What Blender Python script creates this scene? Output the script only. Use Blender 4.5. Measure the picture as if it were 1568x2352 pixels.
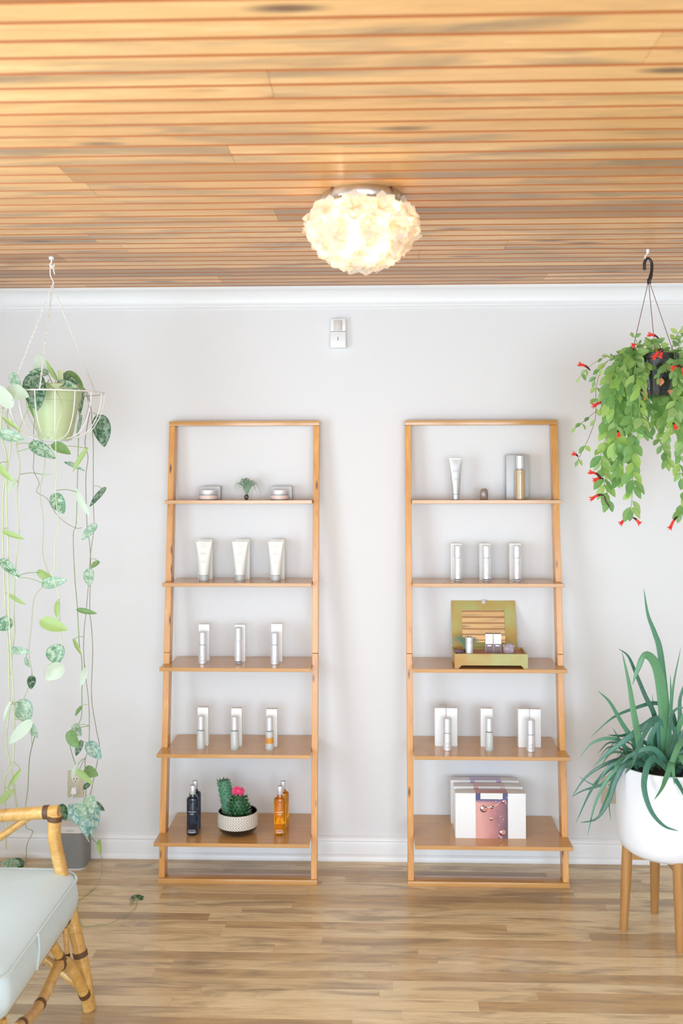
import bpy, math, random
from mathutils import Vector as V, Matrix, noise
PI = math.pi
for o in list(bpy.data.objects): bpy.data.objects.remove(o)
SC = bpy.context.scene; COL = SC.collection
# ------------------------------------------------------------------ camera
F, CY, YAW, PITCH, ROLL, ZC, CD = 2289.68, 1028.31, .0340, -.0178, -.0020, 1.6769, 4.2741
_r = V((math.cos(YAW), math.sin(YAW), 0)); _f = V((-math.sin(YAW), math.cos(YAW), 0)); _u = V((0, 0, 1))
FW = _f*math.cos(PITCH)-_u*math.sin(PITCH); _u2 = _u*math.cos(PITCH)+_f*math.sin(PITCH)
RT = _r*math.cos(ROLL)+_u2*math.sin(ROLL); UP = _u2*math.cos(ROLL)-_r*math.sin(ROLL)
CAM = V((0, -CD, ZC))
cam = bpy.data.cameras.new('camera'); co = bpy.data.objects.new('camera', cam); COL.objects.link(co)
cam.sensor_fit = 'VERTICAL'; cam.sensor_height = 36; cam.sensor_width = 24; cam.lens = F*36/2352
cam.shift_y = -(1176-CY)/2352
cam.dof.use_dof = True; cam.dof.focus_distance = 3.8; cam.dof.aperture_fstop = 2.8
M3 = Matrix((RT, UP, -FW)).transposed(); co.matrix_world = Matrix.Translation(CAM) @ M3.to_4x4()
SC.camera = co
# ------------------------------------------------------------------ world, daylight, exposure
SC.view_settings.view_transform = 'Standard'; SC.view_settings.look = 'None'
SC.view_settings.exposure = -0.05; SC.view_settings.gamma = 1
w = bpy.data.worlds.new('daylight'); SC.world = w; w.use_nodes = True
w.node_tree.nodes['Background'].inputs[0].default_value = (.80, .90, 1, 1)
w.node_tree.nodes['Background'].inputs[1].default_value = 2.0
def area(name, loc, rot, sx, sy, power, color, spread=PI):
    l = bpy.data.lights.new(name, 'AREA'); l.shape = 'RECTANGLE'; l.size = sx; l.size_y = sy
    l.energy = power; l.color = color; l.spread = spread
    o = bpy.data.objects.new(name, l); COL.objects.link(o); o.location = loc; o.rotation_euler = rot; return o
XL, XR, YF, H = -2.04, 2.5, -6.0, 2.44
area('window_daylight', (XL-.05, -2.45, 1.10), (0, -PI/2, 0), 1.8, 1.6, 66, (.72, .86, 1))
area('window_daylight', (-.95, YF-.40, 1.35), (PI/2-.32, 0, 0), 1.8, 1.9, 122, (.70, .845, 1))
area('window_daylight', (1.3, YF-.40, 1.35), (PI/2-.32, 0, 0), 1.9, 1.9, 112, (.70, .845, 1))
# ------------------------------------------------------------------ pixel -> place
def ray(x, y): return FW+RT*((x-784)/F)-UP*((y-CY)/F)
def aY(x, y, Y): v = ray(x, y); return CAM+v*((Y-CAM.y)/v.y)
def aZ(x, y, Z): v = ray(x, y); return CAM+v*((Z-CAM.z)/v.z)
def aX(x, y, X): v = ray(x, y); return CAM+v*((X-CAM.x)/v.x)
def mpp(Y): return (Y+CD)/F          # metres per pixel at that distance
# ------------------------------------------------------------------ materials
def mat(name): m = bpy.data.materials.new(name); m.use_nodes = True; return m, m.node_tree, m.node_tree.nodes['Principled BSDF']
def N(t, kind, **kw):
    n = t.nodes.new(kind)
    for k, v in kw.items():
        if k.startswith('i_'): n.inputs[int(k[2:]) if k[2:].isdigit() else k[2:]].default_value = v
        else: setattr(n, k, v)
    return n
def L(t, a, b): t.links.new(a, b)
def srgb(r, g, b):
    f = lambda c: ((c/255+.055)/1.055)**2.4 if c > 10 else c/255/12.92
    return (f(r), f(g), f(b), 1)
def simple(name, col, rough=.5, metal=0, trans=0, bump=0, bscale=60, var=.03, coat=0, sub=0, emit=0):
    m, t, b = mat(name)
    b.inputs['Roughness'].default_value = rough; b.inputs['Metallic'].default_value = metal
    b.inputs['Transmission Weight'].default_value = trans; b.inputs['Coat Weight'].default_value = coat
    b.inputs['Subsurface Weight'].default_value = sub
    tc = N(t, 'ShaderNodeTexCoord'); no = N(t, 'ShaderNodeTexNoise', i_Scale=bscale, i_Detail=3.0); L(t, tc.outputs['Object'], no.inputs['Vector'])
    mx = N(t, 'ShaderNodeMix', data_type='RGBA'); mx.inputs['A'].default_value = tuple(min(1, c*(1-var)) for c in col[:3])+(1,)
    mx.inputs['B'].default_value = tuple(min(1, c*(1+var)) for c in col[:3])+(1,)
    L(t, no.outputs['Fac'], mx.inputs['Factor']); L(t, mx.outputs['Result'], b.inputs['Base Color'])
    if bump:
        bp = N(t, 'ShaderNodeBump', i_Strength=bump, i_Distance=.002); L(t, no.outputs['Fac'], bp.inputs['Height']); L(t, bp.outputs['Normal'], b.inputs['Normal'])
    if emit: b.inputs['Emission Color'].default_value = col; b.inputs['Emission Strength'].default_value = emit
    return m
def ramp(t, stops):
    r = N(t, 'ShaderNodeValToRGB'); e = r.color_ramp.elements
    while len(e) > 1: e.remove(e[-1])
    e[0].position, e[0].color = stops[0]
    for p, c in stops[1:]: x = e.new(p); x.color = c
    return r
def wood(name, light, mid, dark, scale, tones=None, rough=.35, knots=True, gscale=1.0, kscale=None, bump=.15, coat=0, grain_amt=.5, knot_col=None, kden=.09, blotch=None):
    """grain stretched by `scale`; the optional attribute `tone` (r: board tone, g: offset) varies it per board"""
    m, t, b = mat(name); b.inputs['Roughness'].default_value = rough; b.inputs['Coat Weight'].default_value = coat
    b.inputs['Coat Roughness'].default_value = .15
    tc = N(t, 'ShaderNodeTexCoord'); at = N(t, 'ShaderNodeAttribute', attribute_name='tone')
    sep = N(t, 'ShaderNodeSeparateColor'); L(t, at.outputs['Color'], sep.inputs[0])
    off = N(t, 'ShaderNodeCombineXYZ')
    m1 = N(t, 'ShaderNodeMath', operation='MULTIPLY', i_1=37.0); L(t, sep.outputs[1], m1.inputs[0])
    for i in range(3): L(t, m1.outputs[0], off.inputs[i])
    add = N(t, 'ShaderNodeVectorMath', operation='ADD'); L(t, tc.outputs['Object'], add.inputs[0]); L(t, off.outputs[0], add.inputs[1])
    mp = N(t, 'ShaderNodeMapping'); mp.inputs['Scale'].default_value = scale; L(t, add.outputs[0], mp.inputs[0])
    n1 = N(t, 'ShaderNodeTexNoise', i_Scale=1.6*gscale, i_Detail=6.0, i_Roughness=.62, i_Distortion=1.4); L(t, mp.outputs[0], n1.inputs['Vector'])
    n2 = N(t, 'ShaderNodeTexNoise', i_Scale=9*gscale, i_Detail=4.0, i_Distortion=.6); L(t, mp.outputs[0], n2.inputs['Vector'])
    ad = N(t, 'ShaderNodeMath', operation='MULTIPLY_ADD', i_1=.35, i_2=-.17); L(t, n2.outputs['Fac'], ad.inputs[0])
    sm = N(t, 'ShaderNodeMath', operation='ADD'); L(t, n1.outputs['Fac'], sm.inputs[0]); L(t, ad.outputs[0], sm.inputs[1])
    mg = lambda a, c, k: tuple(a[i]*(1-k)+c[i]*k for i in range(3))+(1,)
    n3 = N(t, 'ShaderNodeTexNoise', i_Scale=34*gscale, i_Detail=2.0); L(t, mp.outputs[0], n3.inputs['Vector'])
    a3 = N(t, 'ShaderNodeMath', operation='MULTIPLY_ADD', i_1=.22, i_2=-.11); L(t, n3.outputs['Fac'], a3.inputs[0])
    s3 = N(t, 'ShaderNodeMath', operation='ADD'); L(t, sm.outputs[0], s3.inputs[0]); L(t, a3.outputs[0], s3.inputs[1]); sm = s3
    k = grain_amt
    r = ramp(t, [(.22, mg(mid, dark, .4+.6*k)), (.42, mg(mid, dark, .25*k)), (.56, mid), (.78, mg(mid, light, .5+.5*k))]); L(t, sm.outputs[0], r.inputs[0])
    out = r.outputs[0]
    if tones:
        tr = ramp(t, tones); tr.color_ramp.interpolation = 'LINEAR'; L(t, sep.outputs[0], tr.inputs[0])
        mx = N(t, 'ShaderNodeMix', data_type='RGBA', blend_type='MULTIPLY', i_0=1.0); L(t, out, mx.inputs['A']); L(t, tr.outputs[0], mx.inputs['B']); out = mx.outputs['Result']
    if blotch:
        mb = N(t, 'ShaderNodeMapping'); mb.inputs['Scale'].default_value = (scale[0]*.9, scale[1]*.55, scale[2]*.55); L(t, add.outputs[0], mb.inputs[0])
        nb = N(t, 'ShaderNodeTexNoise', i_Scale=1.5, i_Detail=4.0, i_Roughness=.6, i_Distortion=.8); L(t, mb.outputs[0], nb.inputs['Vector'])
        br = ramp(t, [(.48, (0, 0, 0, 1)), (.66, (.85, .85, .85, 1))]); L(t, nb.outputs['Fac'], br.inputs[0])
        mx = N(t, 'ShaderNodeMix', data_type='RGBA'); L(t, br.outputs[0], mx.inputs['Factor']); L(t, out, mx.inputs['A']); mx.inputs['B'].default_value = blotch; out = mx.outputs['Result']
    if knots:
        mk = N(t, 'ShaderNodeMapping'); mk.inputs['Scale'].default_value = kscale or tuple(s*knots for s in scale); L(t, add.outputs[0], mk.inputs[0])
        vo = N(t, 'ShaderNodeTexVoronoi', i_Scale=1.0); L(t, mk.outputs[0], vo.inputs['Vector'])
        kr = ramp(t, [(0, (1, 1, 1, 1)), (kden*.45, (.8, .8, .8, 1)), (kden, (0, 0, 0, 1))]); L(t, vo.outputs['Distance'], kr.inputs[0])
        mx = N(t, 'ShaderNodeMix', data_type='RGBA'); L(t, kr.outputs[0], mx.inputs['Factor']); L(t, out, mx.inputs['A'])
        mx.inputs['B'].default_value = knot_col or tuple(c*.5 for c in dark[:3])+(1,); out = mx.outputs['Result']
    L(t, out, b.inputs['Base Color'])
    bp = N(t, 'ShaderNodeBump', i_Strength=bump, i_Distance=.001); L(t, sm.outputs[0], bp.inputs['Height']); L(t, bp.outputs['Normal'], b.inputs['Normal'])
    return m
def leafmat(name, rough=.4, trans=.35, spots=None, spot_amt=1.0, sscale=70):
    """colour of the leaf in attribute `tone` (alpha: how strongly variegated), place on the leaf in `luv`"""
    m, t, b = mat(name); b.inputs['Roughness'].default_value = rough
    at = N(t, 'ShaderNodeAttribute', attribute_name='tone'); lu = N(t, 'ShaderNodeAttribute', attribute_name='luv')
    sep = N(t, 'ShaderNodeSeparateColor'); L(t, lu.outputs['Color'], sep.inputs[0])
    out = at.outputs['Color']
    tc = N(t, 'ShaderNodeTexCoord')
    if spots:
        no = N(t, 'ShaderNodeTexNoise', i_Scale=sscale, i_Detail=3.0, i_Roughness=.7, i_Distortion=.5); L(t, tc.outputs['Object'], no.inputs['Vector'])
        pr = ramp(t, [(.44, (0, 0, 0, 1)), (.54, (1, 1, 1, 1))]); L(t, no.outputs['Fac'], pr.inputs[0])
        # the middle and the margin stay green
        ed = ramp(t, [(0, (.15,)*3+(1,)), (.14, (1,)*3+(1,)), (.8, (1,)*3+(1,)), (.97, (.1,)*3+(1,))]); L(t, sep.outputs[0], ed.inputs[0])
        f1 = N(t, 'ShaderNodeMath', operation='MULTIPLY'); L(t, pr.outputs[0], f1.inputs[0]); L(t, ed.outputs[0], f1.inputs[1])
        f2 = N(t, 'ShaderNodeMath', operation='MULTIPLY'); L(t, f1.outputs[0], f2.inputs[0]); L(t, at.outputs['Alpha'], f2.inputs[1])
        mx = N(t, 'ShaderNodeMix', data_type='RGBA'); L(t, f2.outputs[0], mx.inputs['Factor']); L(t, out, mx.inputs['A']); mx.inputs['B'].default_value = spots; out = mx.outputs['Result']
    # pale vein along the middle
    vr = ramp(t, [(0, (.28,)*3+(1,)), (.07, (0, 0, 0, 1))]); L(t, sep.outputs[0], vr.inputs[0])
    mx = N(t, 'ShaderNodeMix', data_type='RGBA'); L(t, vr.outputs[0], mx.inputs['Factor']); L(t, out, mx.inputs['A']); mx.inputs['B'].default_value = srgb(190, 215, 150); out = mx.outputs['Result']
    L(t, out, b.inputs['Base Color'])
    tl = N(t, 'ShaderNodeBsdfTranslucent'); L(t, out, tl.inputs[0]); ms = N(t, 'ShaderNodeMixShader', i_0=trans)
    L(t, b.outputs[0], ms.inputs[1]); L(t, tl.outputs[0], ms.inputs[2]); L(t, ms.outputs[0], t.nodes['Material Output'].inputs[0])
    return m
W1 = lambda v: (v, v, v, 1)
MT = dict(
 wall=simple('wall_paint', (.79, .79, .79, 1), .75, bump=.08, bscale=90, var=.012),
 trim=simple('trim_paint', (.86, .865, .865, 1), .35, bump=.02, bscale=30, var=.01),
 ceil=wood('stained_pine', srgb(252, 218, 160), srgb(236, 188, 124), srgb(184, 134, 78), (1.0, 9, 9), rough=.34, knots=.5, kden=.17, kscale=(2.0, 8, 8), gscale=1.0, grain_amt=.6, knot_col=srgb(104, 76, 54), blotch=srgb(150, 124, 94),
           tones=[(0, srgb(170, 156, 134)), (.28, srgb(204, 190, 168)), (.42, srgb(238, 226, 208)), (.65, W1(1)), (1, (1, .91, .84, 1))]),
 groove=simple('groove_stain', srgb(176, 104, 52), .5),
 floor=wood('oak_floor', srgb(244, 226, 192), srgb(230, 206, 164), srgb(166, 138, 100), (1.6, 15, 15), rough=.27, knots=False, kden=.06, knot_col=srgb(112, 88, 66), coat=.25, grain_amt=.6, bump=.08, blotch=srgb(160, 136, 106),
            tones=[(0, srgb(206, 190, 170)), (.3, srgb(232, 220, 204)), (.6, W1(1)), (1, (1, .97, .91, 1))]),
 shelfwood=wood('honey_wood_shelf', srgb(222, 172, 108), srgb(204, 152, 90), srgb(180, 124, 66), (1.2, 12, 12), rough=.22, knots=False, coat=.35, grain_amt=.35),
 postwood=wood('honey_wood_post', srgb(238, 186, 112), srgb(220, 156, 82), srgb(182, 116, 54), (14, 14, 1.0), rough=.32, knots=.55, kden=.20, kscale=(30, 30, 7), coat=.2, grain_amt=.6, knot_col=srgb(96, 56, 28)),
 standwood=wood('stand_wood', srgb(206, 160, 100), srgb(178, 130, 76), srgb(140, 96, 50), (14, 14, 1.2), rough=.35, knots=False, grain_amt=.5),
 silver=simple('brushed_silver', (.80, .82, .86, 1), .36, metal=.5),
 silverbox=simple('silver_card', (.50, .50, .495, 1), .5, metal=.45),
 silvertube=simple('silver_foil', (.62, .62, .61, 1), .42, metal=.5),
 whitecard=simple('cream_card', (.86, .86, .82, 1), .45, var=.01),
 whitecard2=simple('white_card', (.88, .88, .87, 1), .35, var=.01),
 tubeplastic=simple('cream_plastic', (.85, .84, .79, 1), .32, var=.01),
 tubecap=simple('frosted_cap', (.74, .75, .73, 1), .22, trans=.35),
 frost=simple('frosted_glass', (.86, .90, .87, 1), .28, trans=.5),
 clear=simple('clear_glass', (.97, .98, .98, 1), .03, trans=1),
 acrylic=simple('thick_clear_base', (.93, .94, .97, 1), .08, trans=.85),
 orange=simple('orange_liquid', srgb(255, 176, 84), .2, trans=.3),
 pearl=simple('pearl_white', (.84, .83, .87, 1), .25, metal=.35, coat=.4),
 cream=simple('pink_cream', srgb(236, 206, 192), .4),
 blue=simple('navy_glass', srgb(38, 66, 92), .06, trans=.72, coat=.5),
 amber=simple('amber_oil', srgb(255, 178, 34), .05, trans=.85, coat=.5),
 paleamber=simple('pale_amber', srgb(226, 196, 148), .12, trans=.35, coat=.5),
 grey=simple('grey_ink', (.35, .35, .36, 1), .5), paleink=simple('pale_ink', (.8, .82, .85, 1), .5),
 black=simple('black_glaze', (.012, .012, .013, 1), .18, coat=.5), blackplastic=simple('black_plastic', (.014, .015, .016, 1), .2, coat=.3),
 soil=simple('dark_soil', (.03, .02, .014, 1), .9, bump=.8, bscale=150, var=.4),
 sage=simple('sage_plastic', srgb(190, 204, 156), .38, var=.02),
 wire=simple('white_wire', (.80, .78, .76, 1), .35), chain=simple('cream_cord', (.82, .80, .76, 1), .6, bump=.5, bscale=400),
 hookwhite=simple('white_hook_plastic', (.85, .85, .87, 1), .3), cordmar=simple('maroon_cord', srgb(118, 58, 62), .5),
 ceramic=simple('white_ceramic', (.87, .89, .92, 1), .42, var=.01),
 nickel=simple('brushed_nickel', (.62, .58, .53, 1), .33, metal=1),
 vinyl=simple('pale_blue_vinyl', srgb(212, 230, 236), .38, bump=.05, bscale=40, var=.015),
 piping=simple('piping_vinyl', srgb(206, 219, 218), .35),
 rattan=wood('bamboo_cane', srgb(236, 204, 138), srgb(208, 162, 88), srgb(150, 98, 38), (9, 9, 9), rough=.28, knots=False, coat=.4, grain_amt=.7),
 binding=simple('cane_binding', srgb(96, 66, 36), .5, bump=.6, bscale=300, var=.3),
 beige=simple('beige_plate', srgb(206, 198, 172), .4), socket=simple('ivory_socket', srgb(226, 222, 206), .35),
 slot=simple('dark_slot', (.05, .045, .04, 1), .5), plastic=simple('white_plastic', (.84, .84, .84, 1), .3, var=.01),
 spk=simple('grey_mesh_grille', srgb(134, 134, 132), .6, bump=.5, bscale=900, var=.06), spkside=simple('grey_speaker_side', srgb(112, 114, 116), .35),
 spktop=simple('white_speaker_top', srgb(214, 208, 202), .4),
 mirror=simple('mirror_glass', (.80, .74, .58, 1), .02, metal=1, var=0),
 lined=simple('pink_lining', srgb(205, 142, 122), .6), darkcard=simple('plum_card', srgb(128, 104, 106), .4), plum=simple('plum_edge', srgb(86, 40, 48), .5),
 crystal=simple('amethyst', srgb(206, 194, 206), .25, trans=.3, bump=.5, bscale=130, var=.2), dkcrystal=simple('dark_stone', srgb(118, 96, 104), .5, bump=.8, bscale=160, var=.3),
 tourm=simple('pink_green_stone', srgb(150, 134, 124), .25, coat=.6, var=.55, bscale=70),
 airleaf=simple('airplant_leaf', srgb(138, 168, 140), .6, var=.15, bscale=40), airbase=simple('dark_bud', srgb(92, 84, 72), .3, metal=.3, var=.3, bscale=120),
 stem=simple('pale_stem', srgb(196, 206, 164), .5, var=.12, bscale=12), stemg=simple('green_stem', srgb(140, 168, 112), .5, var=.2, bscale=10), stemd=simple('brown_stem', srgb(148, 142, 112), .6, var=.2, bscale=12),
 cactus=simple('cactus_green', srgb(44, 98, 60), .45, var=.25, bscale=60), spine=simple('cactus_spine', srgb(190, 170, 140), .6), cactusblue=simple('cactus_bluegreen', srgb(84, 142, 112), .5, var=.3, bscale=60),
 pinkfl=simple('pink_petal', srgb(255, 74, 124), .5, var=.12, bscale=100, sub=.2),
 red=simple('red_corolla', srgb(236, 62, 50), .4, var=.12, bscale=60), maroon=simple('maroon_calyx', srgb(74, 22, 38), .4), brownleaf=simple('dry_leaf', srgb(190, 128, 84), .7, var=.15),
 pothos=leafmat('pothos_leaf', .35, .42, spots=srgb(216, 234, 214), sscale=75),
 lip=leafmat('waxy_leaf', .35, .55), aloe=leafmat('aloe_leaf', .34, .04, spots=srgb(132, 178, 148), sscale=520),
 bulb=simple('lit_bulb', (1, .80, .55, 1), .4, emit=14),
)
def capiz():
    m, t, b = mat('capiz_shell'); b.inputs['Roughness'].default_value = .3
    tc = N(t, 'ShaderNodeTexCoord'); no = N(t, 'ShaderNodeTexNoise', i_Scale=45.0, i_Detail=3.0); L(t, tc.outputs['Object'], no.inputs['Vector'])
    r = ramp(t, [(.3, (.90, .80, .66, 1)), (.55, (.95, .90, .81, 1)), (.75, (.96, .94, .90, 1))]); L(t, no.outputs['Fac'], r.inputs[0]); L(t, r.outputs[0], b.inputs['Base Color'])
    tl = N(t, 'ShaderNodeBsdfTranslucent'); L(t, r.outputs[0], tl.inputs[0]); ms = N(t, 'ShaderNodeMixShader', i_0=.62)
    L(t, b.outputs[0], ms.inputs[1]); L(t, tl.outputs[0], ms.inputs[2]); L(t, ms.outputs[0], t.nodes['Material Output'].inputs[0]); return m
MT['capiz'] = capiz()
def herring():
    m, t, b = mat('herringbone_band'); b.inputs['Roughness'].default_value = .7
    lu = N(t, 'ShaderNodeAttribute', attribute_name='luv'); sep = N(t, 'ShaderNodeSeparateColor'); L(t, lu.outputs['Color'], sep.inputs[0])
    a = N(t, 'ShaderNodeMath', operation='PINGPONG', i_1=.5); s = N(t, 'ShaderNodeMath', operation='MULTIPLY', i_1=3.0); L(t, sep.outputs[1], s.inputs[0]); L(t, s.outputs[0], a.inputs[0])
    u = N(t, 'ShaderNodeMath', operation='MULTIPLY', i_1=46.0); L(t, sep.outputs[0], u.inputs[0])
    v = N(t, 'ShaderNodeMath', operation='MULTIPLY', i_1=3.0); L(t, a.outputs[0], v.inputs[0])
    q = N(t, 'ShaderNodeMath', operation='ADD'); L(t, u.outputs[0], q.inputs[0]); L(t, v.outputs[0], q.inputs[1])
    fr = N(t, 'ShaderNodeMath', operation='FRACT'); L(t, q.outputs[0], fr.inputs[0])
    r = ramp(t, [(0, srgb(60, 54, 50)), (.16, srgb(70, 64, 58)), (.26, srgb(222, 214, 200)), (1, srgb(230, 222, 208))]); L(t, fr.outputs[0], r.inputs[0]); L(t, r.outputs[0], b.inputs['Base Color']); return m
MT['herring'] = herring()
def greenbox():
    m, t, b = mat('worn_green_paint'); b.inputs['Roughness'].default_value = .4
    tc = N(t, 'ShaderNodeTexCoord'); no = N(t, 'ShaderNodeTexNoise', i_Scale=9.0, i_Detail=5.0); L(t, tc.outputs['Object'], no.inputs['Vector'])
    r = ramp(t, [(.36, srgb(190, 142, 72)), (.50, srgb(188, 166, 96)), (.64, srgb(182, 180, 116))]); L(t, no.outputs['Fac'], r.inputs[0])
    vo = N(t, 'ShaderNodeTexNoise', i_Scale=140.0, i_Detail=2.0); L(t, tc.outputs['Object'], vo.inputs['Vector'])
    k = ramp(t, [(.76, (0, 0, 0, 1)), (.79, (1, 1, 1, 1))]); L(t, vo.outputs['Fac'], k.inputs[0])
    mx = N(t, 'ShaderNodeMix', data_type='RGBA'); L(t, k.outputs[0], mx.inputs['Factor']); L(t, r.outputs[0], mx.inputs['A']); mx.inputs['B'].default_value = srgb(224, 226, 190)
    L(t, mx.outputs['Result'], b.inputs['Base Color']); return m
MT['greenbox'] = greenbox()
def sleeve(name, a, c, d):
    """printed sleeve: soft two-colour photograph print; luv.r across, luv.g up"""
    m, t, b = mat(name); b.inputs['Roughness'].default_value = .3
    lu = N(t, 'ShaderNodeAttribute', attribute_name='luv'); sep = N(t, 'ShaderNodeSeparateColor'); L(t, lu.outputs['Color'], sep.inputs[0])
    no = N(t, 'ShaderNodeTexNoise', i_Scale=1.7, i_Detail=2.0); L(t, lu.outputs['Color'], no.inputs['Vector'])
    s = N(t, 'ShaderNodeMath', operation='MULTIPLY_ADD', i_1=.55); L(t, no.outputs['Fac'], s.inputs[0]); L(t, sep.outputs[0], s.inputs[2])
    r = ramp(t, [(.30, a), (.58, c), (.88, d)]); s2 = N(t, 'ShaderNodeMath', operation='MULTIPLY', i_1=.72); L(t, s.outputs[0], s2.inputs[0]); L(t, s2.outputs[0], r.inputs[0])
    tp = ramp(t, [(.78, (0, 0, 0, 1)), (.86, (1, 1, 1, 1) if name == 'rose_print' else (0, 0, 0, 1))]); L(t, sep.outputs[1], tp.inputs[0])
    mx = N(t, 'ShaderNodeMix', data_type='RGBA'); L(t, tp.outputs[0], mx.inputs['Factor']); L(t, r.outputs[0], mx.inputs['A']); mx.inputs['B'].default_value = srgb(84, 84, 128)
    L(t, mx.outputs['Result'], b.inputs['Base Color']); return m
MT['sleeve_rose'] = sleeve('rose_print', srgb(226, 170, 160), srgb(196, 132, 130), srgb(112, 88, 102))
MT['sleeve_pale'] = sleeve('pale_rose_print', srgb(228, 176, 180), srgb(226, 214, 208), srgb(226, 214, 208))
MT['sleeve_lilac'] = sleeve('lilac_print', srgb(200, 184, 220), srgb(206, 190, 222), srgb(188, 168, 210))
# ------------------------------------------------------------------ mesh builder
WL = {}
def spline(pts, n=6):
    pts = [V(p) for p in pts]
    if len(pts) < 3 or n < 2: return pts
    out = []
    for i in range(len(pts)-1):
        p0 = pts[i-1] if i else pts[0]*2-pts[1]; p1, p2 = pts[i], pts[i+1]; p3 = pts[i+2] if i+2 < len(pts) else pts[-1]*2-pts[-2]
        for k in range(n):
            s = k/n; out.append(.5*((2*p1)+(p2-p0)*s+(2*p0-5*p1+4*p2-p3)*s*s+(3*p1-p0-3*p2+p3)*s**3))
    out.append(pts[-1]); return out
class MB:
    def __init__(s): s.v = []; s.f = []; s.m = []; s.c = []; s.u = []; s.sm = []; s.col = (1, 1, 1, 1)
    def add(s, vs, fs, mi=0, smooth=False, uv=None):
        b = len(s.v); s.v += [V(x) for x in vs]; s.c += [s.col]*len(vs); s.u += uv or [(0, 0, 0, 1)]*len(vs)
        for f in fs: s.f.append([b+i for i in f]); s.m.append(mi); s.sm.append(smooth)
    def hexa(s, p, mi=0): s.add(p, [(0, 3, 2, 1), (4, 5, 6, 7), (0, 1, 5, 4), (1, 2, 6, 5), (2, 3, 7, 6), (3, 0, 4, 7)], mi)
    def box(s, a, b, mi=0, ch=0):
        x0, y0, z0 = (min(a[i], b[i]) for i in range(3)); x1, y1, z1 = (max(a[i], b[i]) for i in range(3))
        if not ch: s.hexa([(x0, y0, z0), (x1, y0, z0), (x1, y1, z0), (x0, y1, z0), (x0, y0, z1), (x1, y0, z1), (x1, y1, z1), (x0, y1, z1)], mi); return
        import bmesh
        bm = bmesh.new(); bmesh.ops.create_cube(bm, size=1)
        for v in bm.verts: v.co = V(((x0+x1)/2+v.co.x*(x1-x0), (y0+y1)/2+v.co.y*(y1-y0), (z0+z1)/2+v.co.z*(z1-z0)))
        bmesh.ops.bevel(bm, geom=bm.edges[:], offset=ch, segments=2, affect='EDGES', profile=.6)
        bm.verts.index_update(); s.add([v.co.copy() for v in bm.verts], [[v.index for v in f.verts] for f in bm.faces], mi); bm.free()
    def tube(s, pts, r, seg=8, mi=0, n=1, cap=True, uv=None):
        P = spline(pts, n); K = len(P); rs = [r(i/(K-1)) if callable(r) else r for i in range(K)]
        up = V((.13, .2, .97)); vs = []; uvs = []
        pa = None
        for i, p in enumerate(P):
            t = (P[min(i+1, K-1)]-P[max(i-1, 0)]).normalized()
            if pa is None: pa = t.cross(up); pa = pa if pa.length > .1 else t.cross(V((1, 0, 0)))
            a = (pa-t*pa.dot(t)).normalized(); pa = a; b = t.cross(a)
            for k in range(seg): an = 2*PI*k/seg; vs.append(p+(a*math.cos(an)+b*math.sin(an))*rs[i]); uvs.append((.5, i/K, 0, 1))
        fs = [(i*seg+k, i*seg+(k+1) % seg, (i+1)*seg+(k+1) % seg, (i+1)*seg+k) for i in range(K-1) for k in range(seg)]
        if cap: fs += [tuple(range(seg))[::-1], tuple((K-1)*seg+k for k in range(seg))]
        s.add(vs, fs, mi, True, uvs)
    def lathe(s, prof, c, seg=32, mi=0, sx=1, sy=1, smooth=True, uvz=None, close=True):
        c = V(c); vs = []; uvs = []; K = len(prof)
        for i, (r, z) in enumerate(prof):
            for k in range(seg+1):
                a = 2*PI*k/seg; vs.append((c.x+r*sx*math.cos(a), c.y+r*sy*math.sin(a), c.z+z)); uvs.append((k/seg, i/(K-1), 0, 1))
        S = seg+1; fs = [(i*S+k, i*S+k+1, (i+1)*S+k+1, (i+1)*S+k) for i in range(K-1) for k in range(seg)]
        if close and prof[0][0] > 1e-5: fs.append(tuple(range(seg))[::-1])
        if close and prof[-1][0] > 1e-5: fs.append(tuple((K-1)*S+k for k in range(seg)))
        s.add(vs, fs, mi, smooth, uvs)
    def cyl(s, c, r, h, seg=24, mi=0, bev=.0015): s.lathe([(r-bev, 0), (r, bev), (r, h-bev), (r-bev, h)], c, seg, mi)
    def blob(s, c, r, seg=12, mi=0, nz=0, seed=0, smooth=True):
        c = V(c); r = V(r) if hasattr(r, '__len__') else V((r, r, r)); K = seg//2; vs = []
        for i in range(1, K):
            for k in range(seg):
                th = PI*i/K; ph = 2*PI*k/seg; d = V((math.sin(th)*math.cos(ph), math.sin(th)*math.sin(ph), math.cos(th)))
                q = 1+nz*noise.noise(d*1.7+V((seed, seed*.7, 0))); vs.append(c+V((d.x*r.x, d.y*r.y, d.z*r.z))*q)
        vs += [c+V((0, 0, r.z)), c-V((0, 0, r.z))]; a, b = len(vs)-2, len(vs)-1
        fs = [((i-1)*seg+k, i*seg+k, i*seg+(k+1) % seg, (i-1)*seg+(k+1) % seg) for i in range(1, K-1) for k in range(seg)]
        fs += [(a, k, (k+1) % seg) for k in range(seg)]+[(b, (K-2)*seg+(k+1) % seg, (K-2)*seg+k) for k in range(seg)]
        s.add(vs, fs, mi, smooth)
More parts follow.
